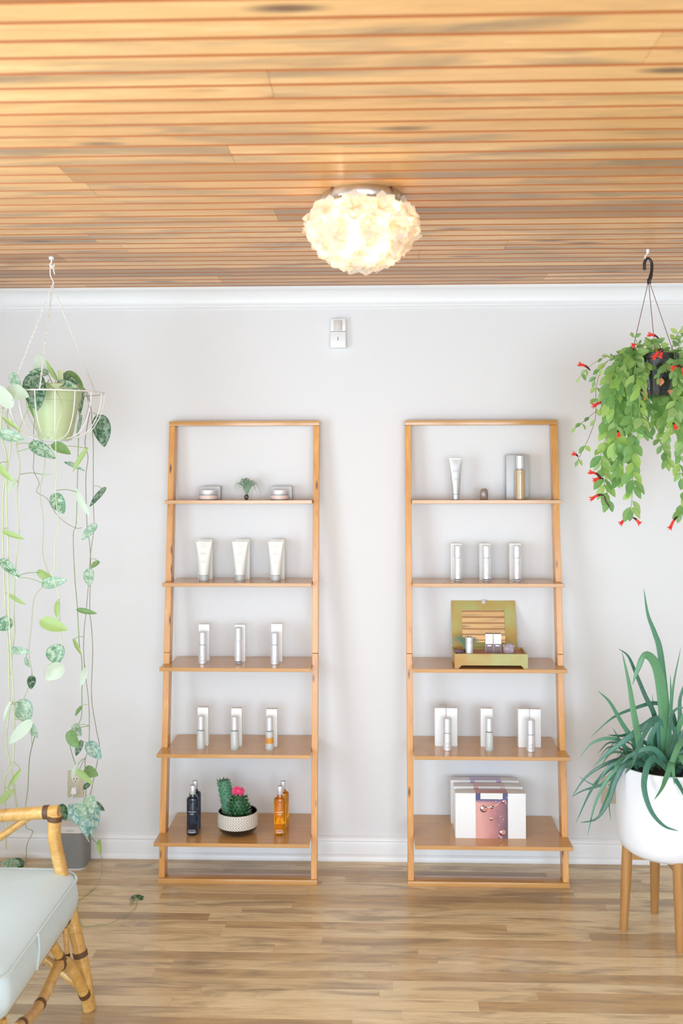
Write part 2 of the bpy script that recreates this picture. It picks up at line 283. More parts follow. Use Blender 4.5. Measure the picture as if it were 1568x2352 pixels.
    def leaf(s, a, b, w, nrm, col, vg=0, heart=.5, fold=.18, droop=.12, n=11, tipcurl=0):
        """one leaf from stalk end a to tip b, w wide, its face turned to nrm"""
        a, b, nrm = V(a), V(b), V(nrm); d = b-a; Ln = d.length
        if Ln < 1e-6: return
        t = d/Ln; nrm = (nrm-t*nrm.dot(t)).normalized(); sd = t.cross(nrm); M = 7; vs = []; uvs = []
        for i in range(n+1):
            u = .5-.5*math.cos(PI*i/n)
            if heart > 0: wd = math.sin(PI*min(1, u**(.78-.16*heart)))**.72 if 0 < u < 1 else 0; lob = heart*.20*max(0, 1-u*2.6)
            else: wd = math.sin(PI*u**.92)**.8 if 0 < u < 1 else 0; lob = 0
            for j in range(M):
                q = (j/(M-1)-.5)*2; aq = abs(q)
                p = a+t*(u*Ln-lob*aq*Ln)+sd*(q*wd*w/2)+nrm*(fold*aq**1.3*w*.5*wd-droop*Ln*(u*u)+.03*w*math.sin(u*9+q*2)*aq-tipcurl*Ln*max(0, u-.7)**2*4)
                vs.append(p); uvs.append((aq, u, 0, 1))
        oc = s.col; s.col = (col[0], col[1], col[2], vg)
        s.add(vs, [(i*M+j, i*M+j+1, (i+1)*M+j+1, (i+1)*M+j) for i in range(n) for j in range(M-1)], 0, True, uvs); s.col = oc
    def build(s, name, mats, parent=None, label=None):
        me = bpy.data.meshes.new(name); o = bpy.data.objects.new(name, me); COL.objects.link(o)
        org = WL[parent] if parent else V((0, 0, 0))
        me.from_pydata([v-org for v in s.v], [], s.f)
        for m in (mats if isinstance(mats, (list, tuple)) else [mats]): me.materials.append(MT[m])
        me.polygons.foreach_set('material_index', s.m); me.polygons.foreach_set('use_smooth', s.sm)
        at = me.attributes.new('tone', 'FLOAT_COLOR', 'POINT'); at.data.foreach_set('color', [x for c in s.c for x in c])
        at = me.attributes.new('luv', 'FLOAT_COLOR', 'POINT'); at.data.foreach_set('color', [x for c in s.u for x in c])
        me.validate(); me.update(); me.set_sharp_from_angle(angle=math.radians(40))
        if parent: o.parent = parent
        WL[o] = org
        if label: o['label'] = label
        return o
def tag(o, label=None, cat=None, group=None, kind=None):
    for k, v in (('label', label), ('category', cat), ('group', group), ('kind', kind)):
        if v: o[k] = v
    return o
def thing(name, loc, label, cat, group=None):
    o = bpy.data.objects.new(name, None); COL.objects.link(o); o.location = loc; o.empty_display_size = .05; WL[o] = V(loc)
    return tag(o, label, cat, group)
def struct(name, mb, mats): return tag(mb.build(name, mats), kind='structure')
R = random.Random(7)
# ------------------------------------------------------------------ the room
def boards(x0, x1, y0, y1, z, pitch, sub, lens, ceil, seed):
    """ceiling or floor boards laid along x; each carries its tone; ceiling boards have a bead along the middle"""
    r = random.Random(seed); B = MB(); y = y1; th = .012; sgn = 1 if ceil else -1; row = 0
    while y > y0:
        x = x0-r.random()*lens[1]; eg = .0008 if ceil else .0003; g = .0040 if ceil else .0008; ch = .0046 if ceil else .0007
        base = r.random()
        while x < x1:
            ln = r.uniform(*lens); xa, xb = max(x, x0), min(x+ln, x1); x += ln
            if xb-xa < .01: continue
            tn = min(1, max(0, .5*base+.5*r.random())) if ceil else r.random()
            B.col = (tn, r.random(), 0, 1)
            for k in range(sub):
                ya = y-pitch*(k+1)/sub+g/2; yb = y-pitch*k/sub-g/2
                if xb == x: pass
                P = [(xa, ya, z+sgn*ch), (xb-eg, ya, z+sgn*ch), (xb-eg, yb, z+sgn*ch), (xa, yb, z+sgn*ch), (xa, ya+ch, z), (xb-eg, ya+ch, z), (xb-eg, yb-ch, z), (xa, yb-ch, z)]
                F_ = [(4, 5, 6, 7), (0, 1, 5, 4), (2, 3, 7, 6), (1, 2, 6, 5), (3, 0, 4, 7)]
                F_ = [f[::-1] for f in F_] if ceil else F_
                B.add(P, F_[:1], 0); B.add(P, F_[1:], 1 if ceil else 0)
                Q = [(p[0], p[1], z+sgn*th) for p in P[:4]]
                B.add(P[:4]+Q, [(0, 1, 5, 4), (1, 2, 6, 5), (2, 3, 7, 6), (3, 0, 4, 7)], 1)
        y -= pitch
    B.col = (.5, .5, 0, 1); B.hexa([(x0, y0, z+sgn*th), (x1, y0, z+sgn*th), (x1, y1, z+sgn*th), (x0, y1, z+sgn*th)]+[(x0, y0, z+sgn*.06), (x1, y0, z+sgn*.06), (x1, y1, z+sgn*.06), (x0, y1, z+sgn*.06)], 1)
    return B
struct('ceiling', boards(XL, XR, YF, 0, H, .148, 2, (1.3, 3.2), True, 5), ['ceil', 'groove'])
struct('floor', boards(XL, XR, YF, 0, 0, .0585, 1, (.35, 1.5), False, 11), ['floor', 'slot'])
b = MB(); b.box((XL-.1, 0, -.06), (XR+.1, .1, H+.06)); struct('wall_back', b, 'wall')
b = MB(); b.box((XR, YF-.1, -.06), (XR+.1, 0, H+.06)); struct('wall_right', b, 'wall')
b = MB()                                                          # left wall with a wide window opening
b.box((XL-.1, YF-.1, -.06), (XL, -3.3, H+.06)); b.box((XL-.1, -1.6, -.06), (XL, 0, H+.06)); b.box((XL-.1, -3.3, -.06), (XL, -1.6, .15)); b.box((XL-.1, -3.3, 2.05), (XL, -1.6, H+.06)); struct('wall_left', b, 'wall')
b = MB()
for xa, xb in ((XL, -1.85), (-.05, .3), (2.3, XR)): b.box((xa, YF-.1, -.06), (xb, YF, H+.06))
for xa, xb in ((-1.85, -.05), (.3, 2.3)): b.box((xa, YF-.1, -.06), (xb, YF, .12)); b.box((xa, YF-.1, 2.18), (xb, YF, H+.06))
struct('wall_front', b, 'wall')
for i, (p, q, ax) in enumerate((((XL, -3.3, .15), (XL, -1.6, 2.05), 1), ((-1.85, YF, .12), (-.05, YF, 2.18), 0), ((.3, YF, .12), (2.3, YF, 2.18), 0))):
    b = MB(); e = .05; nrm = V((1, 0, 0)) if ax else V((0, 1, 0)); tv = V((0, 1, 0)) if ax else V((1, 0, 0)); p, q = V(p), V(q); n_ = tv.dot(q-p)
    def bar(u0, u1, z0, z1): b.box(p+tv*u0+V((0, 0, z0))-nrm*.08, p+tv*u1+V((0, 0, z1))+nrm*.015)
    hh = q.z-p.z; bar(0, e, 0, hh); bar(n_-e, n_, 0, hh); bar(e, n_-e, 0, e); bar(e, n_-e, hh-e, hh); bar(n_/2-.02, n_/2+.02, e, hh-e); bar(e, n_/2-.02, hh/2-.015, hh/2+.015); bar(n_/2+.02, n_-e, hh/2-.015, hh/2+.015)
    struct('window_%d' % (i+1), b, 'trim')
def molding(name, prof, x0, x1):
    b = MB(); K = len(prof)
    b.add([(x0, y, z) for y, z in prof]+[(x1, y, z) for y, z in prof], [(i, (i+1) % K, K+(i+1) % K, K+i) for i in range(K)]+[tuple(range(K))[::-1], tuple(range(K, 2*K))], 0)
    struct(name, b, 'trim')
molding('baseboard_back', [(0, 0), (-.024, 0), (-.024, .016), (-.017, .026), (-.013, .028), (-.013, .072), (-.011, .078), (-.014, .083), (-.012, .094), (-.006, .100), (0, .102)], XL, XR)
cr = [(0, H), (-.058, H), (-.058, H-.012)]+[(-.052+.040*math.sin(a*PI/2*.98), H-.014-.050*(1-math.cos(a*PI/2))) for a in (.15, .3, .45, .6, .75, .9, 1)]+[(-.012, H-.066), (-.014, H-.074), (-.010, H-.082), (0, H-.084)]
molding('trim_1', cr, XL, XR)
# ------------------------------------------------------------------ the two leaning ladder shelves
UA, UW, UB, ZT = -.8765, .6386, .1252, 1.8665
ZS = [1.5332, 1.1959, .8596, .526, .1931]
pf = lambda z: -(.060+.1087*(ZT-z)); sf = lambda z: -(.0966+.1513*(ZT-z)); PW = .0245; PD = .058
def ladder(x0, flip, label):
    t = thing('ladder_shelf', (x0+UW/2, -.15, 0), label, 'shelf', 'leaning ladder shelves against the wall')
    def post(xa, xb, z0, z1, nm='post'):
        b = MB(); e = .0015; b.col = (R.random(), R.random(), 0, 1)
        f0, f1 = pf(z0), pf(z1)
        b.hexa([(xa, f0, z0), (xb, f0, z0), (xb, f0+PD, z0), (xa, f0+PD, z0), (xa, f1, z1), (xb, f1, z1), (xb, f1+PD, z1), (xa, f1+PD, z1)]); o = b.build(nm, 'postwood', t)
        md = o.modifiers.new('b', 'BEVEL'); md.width = .0015; md.segments = 2
    zj = ZS[2]+.045
    for xa in (x0, x0+UW-PW): post(xa, xa+PW, .020, zj-.0006); post(xa, xa+PW, zj+.0006, ZT-.021)
    b = MB(); f = pf(ZT); b.box((x0-.0005, f-.002, ZT-.0205), (x0+UW+.0005, f+PD-.001, ZT), ch=.0015); b.build('top_rail', 'shelfwood', t)
    b = MB(); f = pf(0); b.box((x0-.001, f-.004, 0), (x0+UW+.001, f+PD, .0196), ch=.0015); b.build('bottom_rail', 'shelfwood', t)
    for z in ZS:                                                  # notched round the outer post, closing against the inner one
        th = .0150; yb = -.006; yf = sf(z); b = MB(); q = pf(z)
        xi0, xi1 = x0+PW+.0006, x0+UW-PW-.0006; xo = (x0 if not flip else x0+UW)
        if flip: prof = [(xi0, yf), (xo, yf), (xo, q-.0008), (xi1, q-.0008), (xi1, yb), (xi0, yb)]
        else: prof = [(xo, yf), (xi1, yf), (xi1, yb), (xi0, yb), (xi0, q-.0008), (xo, q-.0008)]
        K = 6; b.col = (.5, R.random(), 0, 1)
        b.add([(x, y, z-th) for x, y in prof]+[(x, y, z) for x, y in prof], [tuple(range(K))[::-1], tuple(range(K, 2*K))]+[(i, (i+1) % K, K+(i+1) % K, K+i) for i in range(K)])
        o = b.build('shelf', 'shelfwood', t); md = o.modifiers.new('b', 'BEVEL'); md.width = .0012; md.segments = 2
    return t
ladder(UA, False, 'honey wood leaning ladder shelf left of the wall sensor, cactus on its lowest board')
ladder(UB, True, 'honey wood leaning ladder shelf holding a green mirror box and white gift boxes')
# ------------------------------------------------------------------ goods on the shelves
TS = lambda s: 'left ladder shelf' if s == 'A' else 'right ladder shelf'
def carton(x0, x1, ytop, ybot, zi, depth, m, label, group, name='carton', cat='box', Y=None, lip=True):
    z = ZS[zi]; xm = (x0+x1)/2
    p = aZ(xm, ybot, z) if Y is None else V((aY(xm, ybot, Y).x, Y, z))
    if p.y+depth > -.004: p.y = -.004-depth; p.x = aY(xm, ybot, p.y).x
    w_ = (x1-x0)*mpp(p.y); h = aY(xm, ytop, p.y).z-z
    t = thing(name, (p.x, p.y+depth/2, z), label, cat, group)
    b = MB(); b.box((p.x-w_/2, p.y, z), (p.x+w_/2, p.y+depth, z+h-.0012), ch=.0008); b.build('body', m, t)
    b = MB(); b.box((p.x-w_/2+.0006, p.y+.0006, z+h-.0012), (p.x+w_/2-.0006, p.y+depth-.0006, z+h), ch=.0004); b.build('top_flap', m, t)
    return t
def place(xm, ybot, zi, r, Y=None):
    z = ZS[zi]
    if Y is not None: return V((aY(xm, ybot, Y).x, Y, z))
    p = aZ(xm, ybot, z); y = p.y+r*.9; return V((aY(xm, ybot, y).x, y, z))
def printing(t, c, r, z0, lines, mt='grey'):
    b = MB()
    for k, (dz, hw) in enumerate(lines):
        n = 7; vs = []
        for i in range(n):
            a = -PI/2+(i/(n-1)-.5)*2*hw; vs += [(c.x+(r+.0003)*math.cos(a), c.y+(r+.0003)*math.sin(a), z0+dz), (c.x+(r+.0003)*math.cos(a), c.y+(r+.0003)*math.sin(a), z0+dz+.0016)]
        b.add(vs, [(2*i, 2*i+2, 2*i+3, 2*i+1) for i in range(n-1)])
    b.build('printed_lines', mt, t)['kind'] = 'stuff'
def bottle(x0, x1, ytop, ybot, zi, style, label, group, Y=None, ysplit=None):
    xm = (x0+x1)/2; r = (x1-x0)/2*mpp(sf(ZS[zi])+.06); c = place(xm, ybot, zi, r, Y); r = (x1-x0)/2*mpp(c.y); z = c.z
    h = aY(xm, ytop, c.y).z-z; t = thing('bottle', c, label, 'bottle', group)
    zs = (aY(xm, ysplit, c.y).z-z) if ysplit else h*.62
    if style == 'silver':
        b = MB(); b.cyl(c, r, zs-.0006, 28); b.build('body', 'silver', t)
        b = MB(); b.cyl(c+V((0, 0, zs+.0002)), r*.985, h-zs, 28, bev=.002); b.build('cap', 'silver', t)
        printing(t, c, r, z, [(.030, .25), (.026, .3), (.016, .35), (.012, .3)])
    elif style == 'clearbase':
        b = MB(); b.cyl(c, r, .010, 28, bev=.002); b.build('base', 'acrylic', t)
        b = MB(); b.cyl(c+V((0, 0, .0102)), r*.88, zs-.0105, 28); b.build('body', 'pearl', t)
        b = MB(); b.cyl(c+V((0, 0, zs)), r*.97, h-zs, 28, bev=.002); b.build('cap', 'silver', t)
        printing(t, c, r*.88, z, [(zs-.02, .35), (.030, .4), (.025, .35)])
    elif style in ('frost', 'orange'):
        b = MB(); b.lathe([(r, 0), (r*1.02, .002), (r*1.02, .008), (r*.97, .014), (r*.97, zs*.97), (r*.9, zs)], c, 28); b.build('body', 'frost', t)
        if style == 'orange': bb = MB(); bb.lathe([(r*.975, zs*.36), (r*.976, zs*.37), (r*.976, zs*.66), (r*.975, zs*.67)], c, 28); bb.build('orange_band', 'orange', t)
        b = MB(); b.cyl(c+V((0, 0, zs+.0002)), r*.80, .003, 24); b.build('collar', 'grey', t)
        b = MB(); b.cyl(c+V((0, 0, zs+.0034)), r*.87, h-zs-.0034, 28, bev=.0015); b.build('cap', 'silver', t)
    elif style in ('blue', 'amber'):
        b = MB(); hb = zs; b.lathe([(r*.9, 0), (r, .004), (r, hb-.012), (r*.93, hb-.006), (r*.5, hb), (r*.42, hb+.008)], c, 32); b.build('body', style, t)
        b = MB(); b.lathe([(r*.47, hb+.0085), (r*.48, hb+.009), (r*.48, h-.003), (r*.44, h)], c, 24); b.build('cap', 'silver', t)
        printing(t, c, r, z, [(hb*.62, .7), (hb*.565, .35), (.022, .6), (.016, .7), (.012, .7)], 'paleink')
    elif style == 'paleamber':
        b = MB(); b.cyl(c, r, zs, 28, bev=.002); b.build('body', 'paleamber', t)
        b = MB(); b.cyl(c+V((0, 0, zs+.0003)), r*.62, .004, 24); b.build('collar', 'silver', t)
        b = MB(); b.cyl(c+V((0, 0, zs+.0045)), r*.79, h-zs-.0045, 28, bev=.0015); b.build('cap', 'silver', t)
        printing(t, c, r, z, [(zs-.014, .4)])
    return t
def tubeshape(x0, x1, ytop, ycap, ybot, capw, zi, m, cm, label, group, Y=None):
    xm = (x0+x1)/2; c = place(xm, ybot, zi, .012, Y); k = mpp(c.y); r = capw/2*k; W_ = (x1-x0)/2*k; z = c.z
    h = aY(xm, ytop, c.y).z-z; zc = aY(xm, ycap, c.y).z-z; t = thing('squeeze_tube', c, label, 'tube', group)
    b = MB(); seg = 28; K = 14; vs = []
    for i in range(K+1):
        u = i/K; z_ = zc+.0005+(h-zc-.006)*u; a_ = r*1.04+(W_-r*1.04)*u**1.15; d_ = r*1.04*(1-u)**.8+.0012
        for q in range(seg): an = 2*PI*q/seg; vs.append((c.x+a_*math.cos(an), c.y+d_*math.sin(an), z+z_))
    b.add(vs, [(i*seg+q, i*seg+(q+1) % seg, (i+1)*seg+(q+1) % seg, (i+1)*seg+q) for i in range(K) for q in range(seg)]+[tuple(range(seg))[::-1], tuple(K*seg+q for q in range(seg))], 0, True)
    b.build('body', m, t)
    b = MB(); b.box((c.x-W_*1.01, c.y-.0014, z+h-.0058), (c.x+W_*1.01, c.y+.0014, z+h), ch=.0005); b.build('crimped_end', m, t)
    b = MB(); b.cyl(c, r, zc, 28, bev=.0015); b.build('cap', cm, t)
    b = MB()
    for dz, hw in ((h*.86, .22), (h*.70, .42), (h*.67, .36), (h*.50, .3), (h*.47, .24)):
        u = (dz-zc)/(h-zc); yy = c.y-(r*1.04*(1-u)**.8+.0016); b.box((c.x-W_*hw, yy-.0002, z+dz), (c.x+W_*hw, yy, z+dz+.0011))
    b.build('printed_lines', 'grey' if m == 'silvertube' else 'beige', t)['kind'] = 'stuff'; return t
# top boards
def jar(x0, x1, ytop, ylid, zi, label):
    Y = -.085; xm = (x0+x1)/2; c = place(xm, 1148, zi, 0, Y); k = mpp(Y); r = (x1-x0)/2*k; z = c.z; h = aY(xm, ytop, Y).z-z; zl = aY(xm, ylid, Y).z-z
    t = thing('cosmetic_jar', c, label, 'jar', 'glass cream jars on the top board')
    b = MB(); b.lathe([(r*.93, 0), (r, .003), (r, zl-.001), (r*.9, zl-.0005)], c, 40); b.build('glass', 'frost', t)
    b = MB(); b.lathe([(r*1.0006, .005), (r*1.0012, .006), (r*1.0012, zl*.8), (r*1.0006, zl*.82)], c, 40, close=False); b.build('cream', 'cream', t)
    b = MB(); b.lathe([(r*.95, zl), (r*.97, zl+.001), (r*.97, h-.002), (r*.92, h)], c, 40); b.build('lid', 'silver', t)
carton(461, 505.5, 1116.8, 1148, 0, .045, 'silverbox', 'silver card box behind the cream jar nearest the left post', 'silver boxes behind the jars', Y=-.052)
jar(456.4, 500, 1125, 1136, 0, 'glass cream jar with silver lid, left of the little air plant')
carton(623, 670, 1116.8, 1148, 0, .045, 'silverbox', 'silver card box behind the cream jar right of the air plant', 'silver boxes behind the jars', Y=-.052)
jar(620.6, 662.7, 1125, 1136, 0, 'glass cream jar with silver lid, right of the little air plant')
def airplant(c, h, label, n, spread, seed, baser=.012):
    r = random.Random(seed); t = thing('air_plant', c, label, 'plant'); b = MB()
    b.blob(c+V((0, 0, baser*.95)), (baser*.85, baser*.85, baser), 12, nz=.2); b.build('bulb_base', 'airbase', t)
    b = MB(); c1 = c+V((0, 0, baser*1.7))
    for i in range(n):
        a = r.uniform(0, 2*PI); e = r.uniform(.2, 1); s_ = spread*e; hh = h*(1.05-.35*e*e)*r.uniform(.8, 1.1); d = V((math.cos(a), math.sin(a)*.6, 0))
        dr = hh-h*.75*e*r.uniform(.3, 1)
        b.tube([c1+d*.003, c1+d*s_*.3+V((0, 0, hh*.6)), c1+d*s_*.75+V((0, 0, hh*.85)), c1+d*s_*1.05+V((0, 0, max(.005, dr*.75)))], lambda u: .0017*(1-u)+.0003, 5, n=4)
    b.build('leaves', 'airleaf', t)
airplant(place(566, 1148, 0, 0, -.085), .078, 'small spiky air plant in a dark bud base between two cream jars', 60, .062, 3)
tubeshape(1031.9, 1060.8, 1052, 1134.5, 1147.3, 17.5, 0, 'silvertube', 'silvertube', 'silver squeeze tube standing on its cap on the top board', None, Y=-.085)
c = place(1110.8, 1147.5, 0, 0, -.085); t = thing('polished_stone', c, 'small domed pink and green polished stone on the top board', 'stone')
b = MB(); b.lathe([(.0155, 0), (.0175, .004), (.0175, .030), (.0155, .040), (.009, .0465), (0, .0475)], c, 9, smooth=False); b.build('polished_stone_body', 'tourm', t)
carton(1163, 1213.7, 1045, 1147.5, 0, .045, 'silverbox', 'tall silver card box behind the pale amber bottle', None, Y=-.055)
bottle(1182.8, 1205.3, 1046.5, 1147.5, 0, 'paleamber', 'pale amber glass bottle with silver cap before a silver box', None, Y=-.082, ysplit=1079)
# second boards
side = ['nearest the left post', 'in the middle', 'nearest the right post']
for i, (a, bx) in enumerate((((450, 486), (454.5, 487.3)), ((533, 568.7), (539.8, 572.9)), ((615.8, 650), (620.6, 652.9)))):
    carton(bx[0], bx[1], 1239, 1331, 1, .03, 'whitecard', 'cream carton behind the squeeze tube %s, second board' % side[i], 'cream cartons behind the tubes')
    tubeshape(a[0], a[1], 1244, 1320, 1334.5, 22, 1, 'tubeplastic', 'tubecap', 'cream squeeze tube standing on its cap, second board, %s' % side[i], 'cream tubes on the second board')
for i, (bx, a) in enumerate((((1035.2, 1060), (1042.3, 1060)), ((1101, 1126.7), (1107.6, 1126)), ((1170, 1196), (1178, 1195.5)))):
    carton(bx[0], bx[1], 1248, 1332, 1, .026, 'whitecard', 'white carton behind the clear-footed bottle %s of right shelf' % side[i], 'white cartons on the second board')
    bottle(a[0], a[1], 1253, 1336.5, 1, 'clearbase', 'pearly bottle with clear foot and silver cap, second board, %s' % side[i], 'clear-footed bottles on the second board', ysplit=1281)
# third board, left unit
for i, (bx, yt, yb, a, at_, ab, st, lb) in enumerate((
    ((455.9, 480.5), 1434, 1518, (455.6, 474), 1451, 1525.5, 'silver', 'plain silver bottle nearest the left post on the third board'),
    ((539, 563), 1435, 1520, (538.7, 555.5), 1441, 1525.5, 'clearbase', 'tall silver bottle with clear foot in the middle of the third board'),
    ((622.5, 648), 1433, 1520.5, (621.4, 640.2), 1452.6, 1527, 'silver', 'plain silver bottle nearest the right post on the third board'))):
    carton(bx[0], bx[1], yt, yb, 2, .026, 'whitecard2', 'white carton behind the silver bottle %s of the third board' % side[i], 'white cartons on the third board')
    bottle(a[0], a[1], at_, ab, 2, st, lb, 'silver bottles on the third board', ysplit=1480 if i != 1 else 1472)
# fourth boards
for i, (bx, a, st, lb) in enumerate((((453.6, 478), (451.7, 470.5), 'frost', 'frosted glass bottle with silver cap nearest the left post, fourth board'),
    ((530.8, 555), (528.8, 548.2), 'frost', 'frosted glass bottle with silver cap left of the orange-banded one'),
    ((611.3, 636), (609.4, 628.4), 'orange', 'frosted glass bottle holding an orange layer, silver cap'))):
    carton(bx[0], bx[1], 1625+i*2, 1713+i, 3, .028, 'whitecard', 'cream carton behind the frosted bottle %s of the fourth board' % side[i], 'cream cartons on the fourth board')
    bottle(a[0], a[1], 1644+i, 1722+i, 3, st, lb, 'frosted bottles on the fourth board', ysplit=1677+i)
for x0, x1, lb in ((998.8, 1023.9, 'cream carton, left one of the pair by the left post, fourth board'), (1025.2, 1050, 'cream carton, right one of the pair by the left post, fourth board'),
                   (1104.4, 1131, 'single cream carton behind the frosted bottle on the right shelf'), (1190.5, 1215.7, 'cream carton, left one of the pair by the right post, fourth board'), (1217, 1241.8, 'cream carton, right one of the pair by the right post, fourth board')):
    q = (x0-998)/240; carton(x0, x1, 1626.5+q*3, 1714+q*3, 3, .034, 'whitecard2', lb, 'cream cartons on the right shelf, fourth board')
bottle(1017, 1037, 1648.5, 1724.8, 3, 'silver', 'plain silver bottle before the pair of cartons by the left post', 'bottles on the right shelf, fourth board', ysplit=1682)
bottle(1113.8, 1132.9, 1648.5, 1726, 3, 'frost', 'frosted bottle with silver cap before the single cream carton', 'bottles on the right shelf, fourth board', ysplit=1681)
bottle(1208.6, 1228.3, 1652, 1727.6, 3, 'silver', 'plain silver bottle before the pair of cartons by the right post', 'bottles on the right shelf, fourth board', ysplit=1686)
# lowest board, left unit
bottle(434, 461.5, 1793, 1906, 4, 'blue', 'navy glass bottle standing behind the other navy one', 'navy bottles on the lowest board', ysplit=1816)
bottle(428.4, 456.4, 1803.5, 1920, 4, 'blue', 'front navy glass bottle with silver cap left of the cactus', 'navy bottles on the lowest board', ysplit=1828)
bottle(636, 663.5, 1794, 1905, 4, 'amber', 'amber oil bottle standing behind the other amber one', 'amber bottles on the lowest board', ysplit=1816)
bottle(629, 656.5, 1805, 1920, 4, 'amber', 'front amber oil bottle with silver cap right of the cactus', 'amber bottles on the lowest board', ysplit=1829)
def cactus_pot():
    p = aZ(546, 1923, ZS[4]); Y = p.y+.055; c = V((aY(546, 1923, Y).x, Y, ZS[4])); k = mpp(Y); r = 47*k
    t = thing('potted_cactus', c, 'potted cactus with bright pink bloom in a black and white bowl', 'cactus')
    h = .088
    prof = lambda a, b_: [(rr*r, zz*h) for rr, zz in a]
    b = MB(); b.lathe([(.5*r, 0), (.72*r, .05*h), (.90*r, .18*h), (.975*r, .36*h)], c, 48); b.build('bowl_base', 'black', t)
    b = MB(); b.lathe([(.975*r, .36*h), (1.0*r, .58*h), (.985*r, .8*h), (.955*r, .97*h), (.945*r, h)], c, 64, close=False); b.build('patterned_band', 'herring', t)
    b = MB(); b.lathe([(.946*r, h), (.925*r, 1.01*h), (.90*r, .98*h), (.93*r, .7*h), (.9*r, .62*h)], c, 48, close=False); b.build('bowl_lining', 'black', t)
    b = MB(); b.lathe([(.92*r, .70*h), (.5*r, .74*h), (0, .78*h)], c, 32); b.build('soil', 'soil', t)
    rr = random.Random(4)
    def knobs(b, s_, fn, nz_, nk, kr, seed):
        q = random.Random(seed)
        for i in range(nz_):
            for j in range(nk):
                u = (i+.5)/nz_; a = 2*PI*(j+.5*(i % 2))/nk+q.uniform(-.1, .1); P, n_ = fn(u, a); L_ = kr*q.uniform(.85, 1.2)
                b.tube([P-n_*L_*.6, P+n_*L_*.5, P+n_*L_*1.1+V((0, 0, L_*.35))], lambda w_: L_*.62*(1-.55*w_*w_), 7, n=2)
                tip = P+n_*L_*1.1+V((0, 0, L_*.35))
                for m_ in range(3):
                    dd = (n_+V((q.uniform(-.8, .8), q.uniform(-.8, .8), q.uniform(-.5, .9)))).normalized(); s_.tube([tip, tip+dd*.007], lambda w_: .0007*(1-w_)+.0002, 4)
    # squat front column
    c2 = V((aY(549, 1870, Y).x, Y-.01, c.z+.6*h)); R2 = 23*k; H2 = 60*k
    b = MB(); sp = MB(); b.blob(c2+V((0, 0, H2*.5)), (R2*.82, R2*.82, H2*.52), 16)
    knobs(b, sp, lambda u, a: (c2+V((math.cos(a)*R2*(.95-.35*max(0, u-.5)*2), math.sin(a)*R2*(.95-.35*max(0, u-.5)*2), H2*(.05+.85*u))), V((math.cos(a), math.sin(a), .35*u)).normalized()), 7, 11, .008, 1)
    o = b.build('squat_stem', 'cactus', t); sp.build('spines', 'spine', o)
    # taller column leaning left
    c3 = V((aY(528, 1860, Y).x, Y+.014, c.z+.6*h)); top = V((aY(513, 1795, Y+.014).x, Y+.014, aY(513, 1795, Y).z)); ax = top-c3; R3 = 14*k
    b = MB(); sp = MB(); b.tube([c3, c3+ax*.5, top], lambda u: R3*(.85+.15*math.sin(u*3)), 12, n=3)
    knobs(b, sp, lambda u, a: (c3+ax*(.1+.92*u)+V((math.cos(a), math.sin(a), 0))*R3*(.9-.3*max(0, u-.7)), V((math.cos(a), math.sin(a), .5)).normalized()), 12, 9, .0062, 2)
    o = b.build('tall_stem', 'cactusblue', t); sp.build('spines', 'spine', o)
    fc = aY(547, 1817, c2.y-.012); b = MB(); q = random.Random(9)
    for i in range(70):
        d = V((q.gauss(0, 1), q.gauss(0, .8), q.gauss(.25, .8))).normalized(); e = fc+V((d.x*.027, d.y*.016, d.z*.021)); b.tube([fc, fc+(e-fc)*.6, e], lambda u: .0042*(1-.7*u), 5)
    b.blob(fc, (.018, .011, .014), 10); b.build('bloom', 'pinkfl', t)
cactus_pot()
